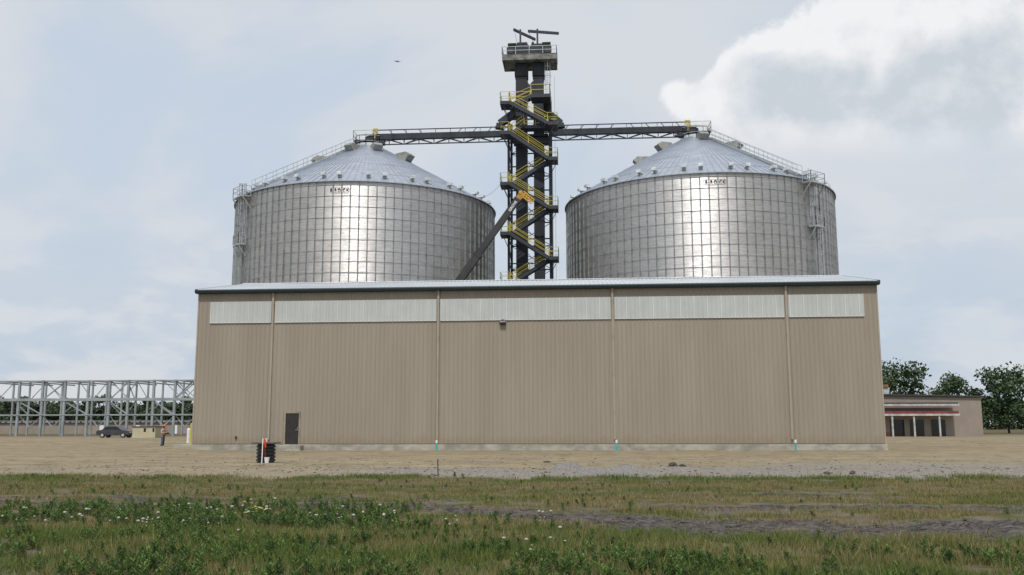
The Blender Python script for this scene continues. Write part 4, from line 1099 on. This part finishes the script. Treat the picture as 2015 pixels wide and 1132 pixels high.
# wooden stake near the grass edge
p = at(862, 946, 30.2); z = gz(p.x, 30.2)
o = obj('wooden_stake', MB().bar((p.x, 30.2, z-.1), (p.x-.015, 30.2, z+.52), .035).bar((p.x-.02, 30.19, z+.18), (p.x+.07, 30.19, z+.20), .02).bar((p.x+.03, 30.25, z+.0), (p.x-.25, 30.3, z+.04), .03), M['wood'], None, loc=(p.x, 30.2, z)); tag(o, 'thin dark weathered wooden stake sticking up at the edge of the grass', 'stake')

def mound(px, py, D, rx, ry, h, m, name, label, cat, group=None, seed=0, lump=.3):
    c = at(px, py, D); n = 26; mb = MB(); V = []; F = []; z0 = gz(c.x, D)
    k = 12
    for j in range(k+1):
        rr = j/k
        for i in range(n):
            a = 2*math.pi*i/n; x = c.x+rx*rr*math.cos(a); y = D+ry*rr*math.sin(a)
            hh = h*(max(0, 1-rr*rr))**1.2*(1+lump*(float(fbm(np.array([x*3.]), np.array([y*3.]), 100+seed)[0])-.5)*2)+float(fbm(np.array([x*14.]), np.array([y*14.]), 120)[0]-.5)*.04*(1-rr)
            V.append((x, y, gz(x, y)+hh-.03*rr**6-.01))
    for j in range(k):
        for i in range(n): F.append((j*n+i, j*n+(i+1) % n, (j+1)*n+(i+1) % n, (j+1)*n+i))
    mb.add(V, F); o = obj(name, mb, m, None, loc=(c.x, D, z0), smooth=True); tag(o, label, cat, group); return o
G = 'gravel piles at the edge of the grass'
mound(1120, 935, 32.2, .75, .7, .28, M['gravel'], 'gravel_pile', 'steepest grey gravel pile, leftmost of the three at the grass edge', 'gravel pile', G, 1)
mound(1172, 938, 32.0, .95, .7, .22, M['gravel'], 'gravel_pile', 'low grey gravel pile in the middle of the three at the grass edge', 'gravel pile', G, 2)
mound(1222, 938, 32.0, .95, .8, .26, M['gravel'], 'gravel_pile', 'broad grey gravel pile, rightmost of the three at the grass edge', 'gravel pile', G, 3)
def clod(px, py, D, s, label, seed, tall=1.):
    random.seed(seed); c = at(px, py, D); z = gz(c.x, D); mb = MB(); n = 9; prof = []
    V = []; F = []; K = 6
    for j in range(K+1):
        t_ = math.pi*j/K
        for i in range(n):
            a = 2*math.pi*i/n; rr = s*math.sin(t_)*random.uniform(.7, 1.25); V.append((c.x+rr*math.cos(a)*1.3, D+rr*math.sin(a), z+s*.35*tall-s*math.cos(t_)*.7*tall*random.uniform(.8, 1.2)))
    for j in range(K):
        for i in range(n): F.append((j*n+i, j*n+(i+1) % n, (j+1)*n+(i+1) % n, (j+1)*n+i))
    mb.add(V, F); o = obj('dirt_clod', mb, M['clod'], None, loc=(c.x, D, z)); tag(o, label, 'clod')
clod(1325, 925, 34.5, .12, 'dark upright lump of broken clay on the bare dirt right of centre', 3, 1.3)
clod(1343, 925, 34.6, .09, 'smaller dark clay lump just right of the upright one', 4)
clod(1076, 903, 43.5, .14, 'flat dark clod lying alone on the sand in front of the wall', 5, .5)
clod(1628, 934, 31.8, .09, 'reddish grey clod near the right end of the gravel strip', 6, .8)
clod(1678, 937, 31.4, .08, 'slanting dark clod by the grass edge at far right', 7, 1.2)

# ------------------------------------------------------------------ left of the warehouse
p = at(375.8, 873, 66.); 
r = empty('bollard', (p.x, 66., WZ0-.02), 'yellow steel bollard at the left corner of the tan warehouse', 'bollard')
zz = at(376, 833, 66.).z; z0 = .39
obj('post', MB().tube((p.x, 66., z0), (p.x, 66., zz-.06), .10, 18), M['yellow'], r, smooth=False)
obj('dome_cap', MB().lathe([(.10, 0), (.09, .03), (.07, .055), (.01, .065)], (p.x, 66., zz-.06), 18), M['yellow'], r, smooth=True)
p = at(370.5, 866, 68.5); zt = at(370, 842, 68.5).z; zb = WZ0+.0
r = empty('tank', (p.x, 68.5, zb-.02), 'white upright tank half hidden behind the yellow bollard', 'tank')
obj('shell', MB().lathe([(.12, 0), (.14, .03), (.14, zt-zb-.12), (.11, zt-zb-.03), (.05, zt-zb)], (p.x+.02, 68.5, zb-.02), 20), M['white'], r, smooth=False)
obj('valve', MB().tube((p.x+.02, 68.5, zt-.03), (p.x+.02, 68.5, zt+.06), .03, 8), M['grey_lid'], r)

def person():
    D = 76.; f = at(319.5, 877, D); z0 = gz(f.x, D); top = at(319, 835, D).z; H = top-z0; s = H/1.86
    r = empty('person', (f.x, D, z0), 'person in orange hard hat and jeans standing on the dirt, holding a white sheet', 'person')
    def skin(name, chains, m, root=0):
        """chains: list of [(pos, radius)...]; the first point of a chain may repeat an existing one"""
        V = []; E = []; R = []
        def idx(p):
            for i, q in enumerate(V):
                if (Vector(q)-Vector(p)).length < 1e-4: return i
            V.append(tuple(p)); return len(V)-1
        for ch in chains:
            pr = None
            for p, rad in ch:
                n0 = len(V); i = idx(p)
                if len(V) > n0: R.append(rad)
                if pr is not None and pr != i: E.append((pr, i))
                pr = i
        me = bpy.data.meshes.new(name); me.from_pydata([(x*s, y*s, z*s) for x, y, z in V], E, []); me.materials.append(m)
        o = bpy.data.objects.new(name, me); COL.objects.link(o); o.parent = r
        sk = o.modifiers.new('skin', 'SKIN'); sk.use_smooth_shade = True
        lay = me.skin_vertices[0] if me.skin_vertices else None
        if lay is None:
            bpy.context.view_layer.update(); lay = me.skin_vertices[0] if me.skin_vertices else None
        if lay:
            for i, v in enumerate(lay.data):
                rr = R[i]; v.radius = (rr[0]*s, rr[1]*s) if isinstance(rr, tuple) else (rr*s, rr*s); v.use_root = (i == root)
        sb = o.modifiers.new('sub', 'SUBSURF'); sb.levels = 1; sb.render_levels = 2
        return o
    # facing right (+x) and a little towards the viewer; z up; feet at 0
    pel = (0, 0, .95); sp1 = (-.01, 0, 1.12); ch = (.0, 0, 1.33); nk = (.03, 0, 1.50); hd = (.07, 0, 1.62); ht = (.06, 0, 1.73)
    shL, shR = (.0, -.19, 1.42), (.0, .19, 1.42); elL, elR = (.0, -.24, 1.14), (.0, .24, 1.14); wrL, wrR = (.24, -.15, 1.16), (.24, .15, 1.16)
    hpL, hpR = (0, -.10, .90), (0, .10, .90); knL, knR = (.03, -.12, .50), (.01, .12, .50); anL, anR = (-.01, -.13, .09), (-.02, .13, .09)
    chains = [[(pel, (.15, .12)), (sp1, (.14, .11)), (ch, (.16, .12)), (nk, .055), (hd, (.078, .085)), (ht, (.07, .075))],
              [(ch, .1), (shL, .06), (elL, .045), (wrL, .030)], [(ch, .1), (shR, .06), (elR, .045), (wrR, .030)],
              [(pel, .1), (hpL, .09), (knL, .06), (anL, .04), ((.12, -.14, .03), .03)], [(pel, .1), (hpR, .09), (knR, .06), (anR, .04), ((.11, .14, .03), .03)],
              [(hd, .07), ((.165, 0, 1.61), .018)]]
    for sg, wr in ((-1, wrL), (1, wrR)):
        palm = (.31, sg*.125, 1.175); chains.append([(wr, .03), (palm, (.040, .018))])
        for k in range(4):
            y = sg*(.15-.022*k); L = (.06, .075, .08, .068)[k]
            chains.append([(palm, .03), ((.335, y, 1.18), .010), ((.335+L*.6, y-sg*.01, 1.172), .009), ((.335+L*.9, y-sg*.025, 1.155), .008)])
        chains.append([(palm, .03), ((.315, sg*.085, 1.195), .011), ((.35, sg*.065, 1.20), .009)])
    skin('body', chains, M['skin'])
    skin('shirt', [[((0, 0, .90), (.185, .145)), (sp1, (.175, .14)), (ch, (.19, .15)), ((.015, 0, 1.46), .09)],
                   [(ch, .12), (shL, .085), (elL, .068), ((.14, -.19, 1.155), .058)], [(ch, .12), (shR, .085), (elR, .068), ((.14, .19, 1.155), .058)]], M['shirt'])
    skin('jeans', [[((0, 0, .97), (.165, .13)), ((0, 0, .90), (.165, .13))], [((0, 0, .90), .13), (hpL, .115), (knL, .085), ((-.01, -.13, .10), .075)], [((0, 0, .90), .13), (hpR, .115), (knR, .085), ((-.02, .13, .10), .075)]], M['jeans'], 1)
    for y in (-.135, .135):
        mb = MB().prism([(-.09*s, (y-.05)*s, 0), (.19*s, (y-.05)*s, 0), (.19*s, (y-.05)*s, .05*s), (.06*s, (y-.05)*s, .12*s), (-.09*s, (y-.05)*s, .13*s)], (0, .10*s, 0)); loc_obj('boot', mb, M['boot'], r)
    mb = MB(); mb.lathe([(.165*s, 0), (.16*s, .012*s), (.125*s, .015*s), (.12*s, .06*s), (.095*s, .11*s), (.05*s, .135*s), (.01*s, .142*s)], (.07*s, 0, 1.70*s), 20); h = loc_obj('hard_hat', mb, M['hat'], r, True)
    mb = MB(); mb.lathe([(.02*s, -.05*s), (.088*s, -.03*s), (.094*s, .03*s), (.05*s, .07*s)], (.035*s, 0, 1.645*s), 14); loc_obj('hair', mb, M['boot'], r, True)
    for y in (-.032, .032): loc_obj('eye', MB().lathe([(.002, -.009), (.009, 0), (.002, .009)], (.148*s, y*s, 1.645*s), 8), M['white'], r)
    r.scale = (1.12, 1.15, 1)
    o = obj('paper', MB().prism([(f.x+.33*s, D-.14*s, z0+1.20*s), (f.x+.33*s, D+.14*s, z0+1.20*s), (f.x+.56*s, D+.14*s, z0+1.30*s), (f.x+.56*s, D-.14*s, z0+1.30*s)], (0, 0, .012)), M['white'], None, loc=(f.x+.33*s, D, z0+1.2*s)); tag(o, 'white sheet of paper held in the hands of the person in the hard hat', 'paper')
person()

def steel_frame():
    F0, B0 = 140., 156.; x0 = at(0, 800, F0).x
    gl = .3; r = empty('steel_frame', (at(300, 850, F0).x, 148, gl), 'bare grey steel building frame under construction, left of the warehouse', 'building frame')
    ztop = at(300, 749, F0).z; zm = at(300, 786, F0).z; zl = at(300, 816, F0).z
    S = M['frame_steel']
    fx = [-54, -12, 36, 82, 126, 172, 214, 251, 301, 343, 385, 425]; bx = [-70, -38, -6, 26, 58, 90, 122, 154, 182, 210, 240, 268, 291, 320, 361, 395]
    for px in fx: x = at(px, 800, F0).x; obj('column', MB().box((x-.17, F0-.17, gl-.5), (x+.17, F0+.17, ztop)), S, r)
    for px in bx: x = at(px, 780, B0).x; obj('column', MB().box((x-.13, B0-.13, gl-.5), (x+.13, B0+.13, ztop+.75)), S, r)
    xa, xb = at(-54, 800, F0).x, at(425, 800, F0).x
    for z, h in ((ztop, .2), (zm, .42), (zl, .16)):
        obj('beam', MB().box((xa, F0-.24, z-h/2), (xb, F0+.24, z+h/2)), S, r)
    xa2, xb2 = at(-70, 780, B0).x, at(395, 780, B0).x
    for z, h in ((ztop+.75, .14), (at(300, 787, B0).z, .22), (at(300, 817, B0).z, .14)): obj('beam', MB().box((xa2, B0-.2, z-h/2), (xb2, B0+.2, z+h/2)), S, r)
    for k, px in enumerate(fx[:-1]):
        if k % 2 == 0:
            a = at(px, 790, F0); b_ = at(fx[k+1], 816, F0); obj('brace', MB().bar((a.x, F0, zm-.2), (b_.x, F0, zl), .16), S, r)
        if k in (3, 6, 9):
            a, b_ = at(px, 800, F0), at(fx[k+1], 800, F0); obj('brace', MB().bar((a.x, F0+.3, ztop), (b_.x, F0+.3, zm), .13), S, r); obj('brace', MB().bar((a.x, F0+.2, zm), (b_.x, F0+.2, ztop), .16), S, r)
    for a, b_ in (((251, 750), (265, 785)), ((251, 813), (268, 788)), ((345, 752), (378, 786)), ((345, 784), (380, 750)), ((303, 820), (320, 838)), ((322, 838), (340, 822)), ((302, 788), (338, 816))):
        obj('brace', MB().bar(at(*a, F0+.5), at(*b_, F0+.5), .16), S, r)
    bxx = [at(p, 780, B0).x for p in bx]
    for k in range(len(bxx)-1):
        z1_, z2_ = (ztop+.7, at(300, 787, B0).z) if k % 3 else (at(300, 787, B0).z, at(300, 817, B0).z)
        a, b_ = (bxx[k], bxx[k+1]) if k % 2 else (bxx[k+1], bxx[k])
        obj('brace', MB().bar((a, B0+.2, z1_), (b_, B0+.2, z2_), .11), S, r)
    for k, px in enumerate(fx[:-1]):
        xa_, xb_ = at(px, 800, F0).x, at(fx[k+1], 800, F0).x; xm = (xa_+xb_)/2
        if k % 3 != 1:
            for q in (xa_, xb_): obj('brace', MB().bar((q, F0+.3, zl), (xm, F0+.3, zl-1.9), .12), S, r)
    for px in fx: x = at(px, 780, F0).x; obj('tie', MB().box((x-.1, F0, ztop-.05), (x+.1, B0, ztop+.15)), S, r)
steel_frame()

def low_building():
    Y = 190.; a, b = at(-90, 840, Y), at(374, 840, Y); zt = at(300, 829, Y).z
    r = empty('long_shed', ((a.x+b.x)/2, Y+6, .3), 'long low tan shed with a dark roof edge behind the steel frame', 'building')
    obj('wall', MB().box((a.x, Y, 0), (b.x, Y+12, zt-.25)), M['tan_wall'], r); obj('roof', MB().prism([(a.x-.3, Y-.4, zt-.25), (a.x-.3, Y+12.4, zt-.25), (a.x-.3, Y+12.4, zt), (a.x-.3, Y+6, zt+.25), (a.x-.3, Y-.4, zt)], (b.x-a.x+.6, 0, 0)), M['dark_roof'], r)
    mb = MB(); n = 44
    for k in range(n): x = a.x+(b.x-a.x)*(k+.5)/n; mb.box((x-.35, Y-.45, zt-.21), (x+.35, Y-.41, zt-.08))
    obj('eave_blocks', mb, M['grey_siding'], r)
    for px in (270, 344, 120, 200): x = at(px, 850, Y).x; obj('door', MB().box((x-.5, Y-.06, .3), (x+.5, Y+.01, 2.1)), M['white'], r)
low_building()

def equip_box():
    Y = 116.; a, b = at(260, 858, Y), at(305, 858, Y); z0 = gz(a.x, Y)-.05; zt = at(280, 839, Y).z
    r = empty('equipment_box', ((a.x+b.x)/2, Y, z0), 'low beige equipment cabinet with two dark openings, left of the person', 'cabinet')
    obj('cabinet', MB().box((a.x, Y, z0), (b.x, Y+1.8, zt-.1)), M['beige'], r, bevel=.02); obj('roof', MB().box((a.x-.08, Y-.1, zt-.1), (b.x+.1, Y+1.9, zt)), M['dark_roof'], r)
    for px, w_ in ((285, .28), (302, .22)): x = at(px, 850, Y).x; obj('opening', MB().box((x-w_/2-.02, Y-.03, zt-.7), (x+w_/2, Y+.01, zt-.25)), M['dark_glass'], r)
equip_box()
def car(px, Y, paint, label, flip=1, kind='car'):
    c = at(px, 858, Y); z = gz(c.x, Y); r = empty('parked_car', (c.x, Y, z), label, 'car')
    prof = [(-2.2, .35), (-2.25, .75), (-2.1, .95), (-1.5, 1.0), (-1.0, 1.45), (.5, 1.48), (1.1, 1.02), (2.1, .88), (2.25, .6), (2.2, .35)]
    mb = MB().prism([(c.x+x*flip, Y-.85, z+h) for x, h in prof], (0, 1.7, 0)); obj('body', mb, paint, r, bevel=.05)
    gp = [(-1.35, 1.02), (-.95, 1.38), (.45, 1.41), (.95, 1.04)]
    for y in (-.86, .84): obj('window', MB().prism([(c.x+x*flip, Y+y, z+h) for x, h in gp], (0, .02, 0)), M['dark_glass'], r)
    for x in (-1.4, 1.35):
        for y in (-.87, .65): w_ = obj('wheel', MB().tube((c.x+x*flip, Y+y, z+.33), (c.x+x*flip, Y+y+.22, z+.33), .33, 20), M['rubber'], r); obj('rim', MB().tube((c.x+x*flip, Y+y-.01, z+.33), (c.x+x*flip, Y+y+.23, z+.33), .19, 12), M['grey_siding'], w_)
    for y in (-.6, .6): obj('headlight', MB().box((c.x+2.22*flip, Y+y-.15, z+.62), (c.x+2.27*flip, Y+y+.15, z+.76)), M['white'], r)
car(228, 118., M['car_dark'], 'dark grey car parked left of the beige cabinet'); car(297, 126., M['car_red'], 'dark red car parked behind the person and the beige cabinet')

# ------------------------------------------------------------------ trees
def crown_mesh(name, m, seed, n=2600, leaf=.34, W=3.6, H0=2.4, H1=9., lumps=16):
    g_ = np.random.default_rng(seed); L = []
    for k in range(lumps):
        t_ = g_.random(); h = H0+(H1-H0)*t_; sp = W*(1-.55*abs(t_-.35)*1.3)
        L.append((g_.uniform(-.75, .75)*sp, g_.uniform(-.75, .75)*sp, h, g_.uniform(.7, 1.7)*W/3.6))
    L = np.array(L); k = g_.integers(0, lumps, n); d = g_.normal(size=(n, 3)); d /= np.linalg.norm(d, axis=1)[:, None]
    rr = g_.random(n)[:, None]**.45
    c = L[k, :3]+d*rr*L[k, 3][:, None]*np.array([1.1, 1.1, .8])
    a = g_.normal(size=(n, 3)); a /= np.linalg.norm(a, axis=1)[:, None]; b_ = np.cross(a, g_.normal(size=(n, 3))); b_ /= np.linalg.norm(b_, axis=1)[:, None]
    s = leaf*(.5+g_.random(n))[:, None]
    V = np.stack([c-a*s, c-b_*s*.6, c+a*s, c+b_*s*.6], 1).reshape(-1, 3)
    return fastmesh(name, V, np.arange(n*4).reshape(n, 4), m), L
def tree_proto(label, m, seed, **kw):
    r = empty('tree', (0, 0, 0), label, 'tree'); me, L = crown_mesh('crown', m, seed, **kw)
    H1 = kw.get('H1', 9.)
    mb = MB().tube((0, 0, -.5), (.1, 0, H1*.5), .22, 8, .13).tube((.1, 0, H1*.5), (0, .1, H1*.85), .13, 6, .04)
    for l in L[::2]: mb.tube((.05, 0, max(1.5, l[2]-1.8)), tuple(l[:3]), .07, 5, .025)
    loc_obj('trunk', mb, M['bark'], r)
    o = bpy.data.objects.new('crown', me); COL.objects.link(o); o.parent = r
    return r
LT = ['dark far tree with a rounded top seen through the steel frame', 'dark scraggly far tree showing gaps of sky behind the steel frame', 'low dense far tree behind the long shed']
kinds = [tree_proto(LT[0], M['foliage_far'], 11, n=2300), tree_proto(LT[1], M['foliage_far'], 12, n=1300, lumps=10), tree_proto(LT[2], M['foliage_far'], 13, n=2400, H0=1.5, H1=6.8, W=4.2)]
used = [False]*3
G = 'far trees beyond the long shed'
xs = list(range(-60, 400, 19)); random.seed(5)
for i, px in enumerate(xs):
    Y = random.uniform(215, 260); x = at(px+random.uniform(-6, 6), 840, Y).x; kd = (0, 2, 1, 2, 0, 1)[i % 6]; sc = random.uniform(.82, 1.08)*Y/235
    if not used[kd]: o = kinds[kd]; used[kd] = True
    else: o = copy_tree(kinds[kd])
    o.location = (x, Y, .2); o.scale = (sc, sc, sc); o.rotation_euler.z = random.uniform(0, 6); tag(o, LT[kd], 'tree', G)
big = tree_proto('big leafy tree rising behind the tan building at the right edge', M['foliage_bright'], 31, n=5200, H0=2.4, H1=11.2, W=5.8, lumps=34, leaf=.26)
p = at(1775, 840, 165.); big.location = (p.x, 165., .2)
o = copy_tree(big); p = at(1880, 840, 175.); o.location = (p.x, 175., .2); o.rotation_euler.z = 2.; o.scale = (.9, .9, .85); tag(o, 'second leafy tree standing right of the big one behind the tan building', 'tree')
o = copy_tree(big); p = at(1985, 840, 170.); o.location = (p.x, 170., .2); o.rotation_euler.z = 4.; o.scale = (1, 1, .95); tag(o, 'rightmost leafy tree behind the tan building', 'tree')
# distant wood closing the horizon
n = 42000; g_ = np.random.default_rng(3); x = g_.uniform(-420, 420, n); top = 7+5*fbm(x*.05, x*0, 200)+3*(fbm(x*.3, x*0, 201)-.5)
y = 330+g_.uniform(0, 18, n)+np.abs(x)*.05; z = top*g_.random(n)**.8; a = g_.normal(size=(n, 3)); a /= np.linalg.norm(a, axis=1)[:, None]; b_ = np.cross(a, g_.normal(size=(n, 3))); b_ /= np.linalg.norm(b_, axis=1)[:, None]; s = (.6+.7*g_.random(n))[:, None]; c = np.stack([x, y, z], 1)
me = fastmesh('distant_wood', np.stack([c-a*s, c-b_*s*.7, c+a*s, c+b_*s*.7], 1).reshape(-1, 3), np.arange(n*4).reshape(n, 4), M['foliage_far'])
o = bpy.data.objects.new('distant_wood', me); COL.objects.link(o); tag(o, 'dark far-off belt of trees along the horizon', 'wood', kind='stuff')

# ------------------------------------------------------------------ right of the warehouse
def right_building():
    Y = 122.; a = at(1715, 850, Y).x; b = at(1935, 850, Y).x; gl = .25
    z = lambda py: at(1752, py, Y).z
    r = empty('tan_building', ((a+b)/2, Y+8, gl), 'tan building with two white-edged canopies at the right edge', 'building')
    pk = at(1741, 780, Y).x; e = at(1900, 780, Y).x; zp, ze = z(779), z(783)
    obj('wall', MB().prism([(a, Y, 0), (b, Y, 0), (b, Y, ze), (e, Y, ze), (pk, Y, zp), (a, Y, zp-.15)], (0, 16, 0)), M['tan_wall'], r)
    obj('roof', MB().prism([(a, Y-.3, zp-.13), (pk, Y-.3, zp+.02), (b+.3, Y-.3, ze+.02), (b+.3, Y-.3, ze+.2), (pk, Y-.3, zp+.22), (a, Y-.3, zp+.08)], (0, 16.6, 0)), M['dark_roof'], r)
    for py, red in ((798, 0), (817, 1)):
        zz = z(py); c = obj('canopy', MB().box((a, Y-2.2, zz-.12), (b-3.5, Y-.31, zz+.12)), M['grey_siding'], r)
        if red: obj('fascia', MB().box((a, Y-2.1, zz+.121), (b-3.6, Y-.4, zz+.45)), M['red_paint'], c)
        else: obj('fascia', MB().box((a, Y-2.1, zz+.121), (b-3.6, Y-.4, zz+.3)), M['dark_roof'], c)
    for px in (1757, 1800, 1850): x = at(px, 850, Y-2).x; obj('post', MB().box((x-.1, Y-2.1, gl-.3), (x+.1, Y-1.9, z(818))), M['grey_siding'], r)
    for px in (1754, 1793, 1835): x = at(px, 850, Y).x; obj('bay_opening', MB().box((x-.1, Y-.05, gl), (x+1.6, Y+.01, z(826))), M['dark_glass'], r)
    obj('base_course', MB().box((a, Y-.08, gl-.3), (at(1752, 850, Y).x, Y-.06, gl+.55)), M['brick_red'], r)
    # pale raised structure on the roof
    Y2 = 128.; x0, x1 = at(1730, 770, Y2).x, at(1750, 770, Y2).x
    h = obj('roof_house', MB().prism([(x0, Y2, z(781)), (x1-.1, Y2, z(781)), (x1+.05, Y2, at(1750, 763, Y2).z), (x0, Y2, at(1750, 762, Y2).z)], (0, 5, 0)), M['grey_siding'], r)
    obj('cap', MB().box((x0-.1, Y2-.2, at(1745, 762, Y2).z), (at(1747, 757, Y2).x, Y2+5.2, at(1745, 757, Y2).z)), M['brick_red'], h)
right_building()
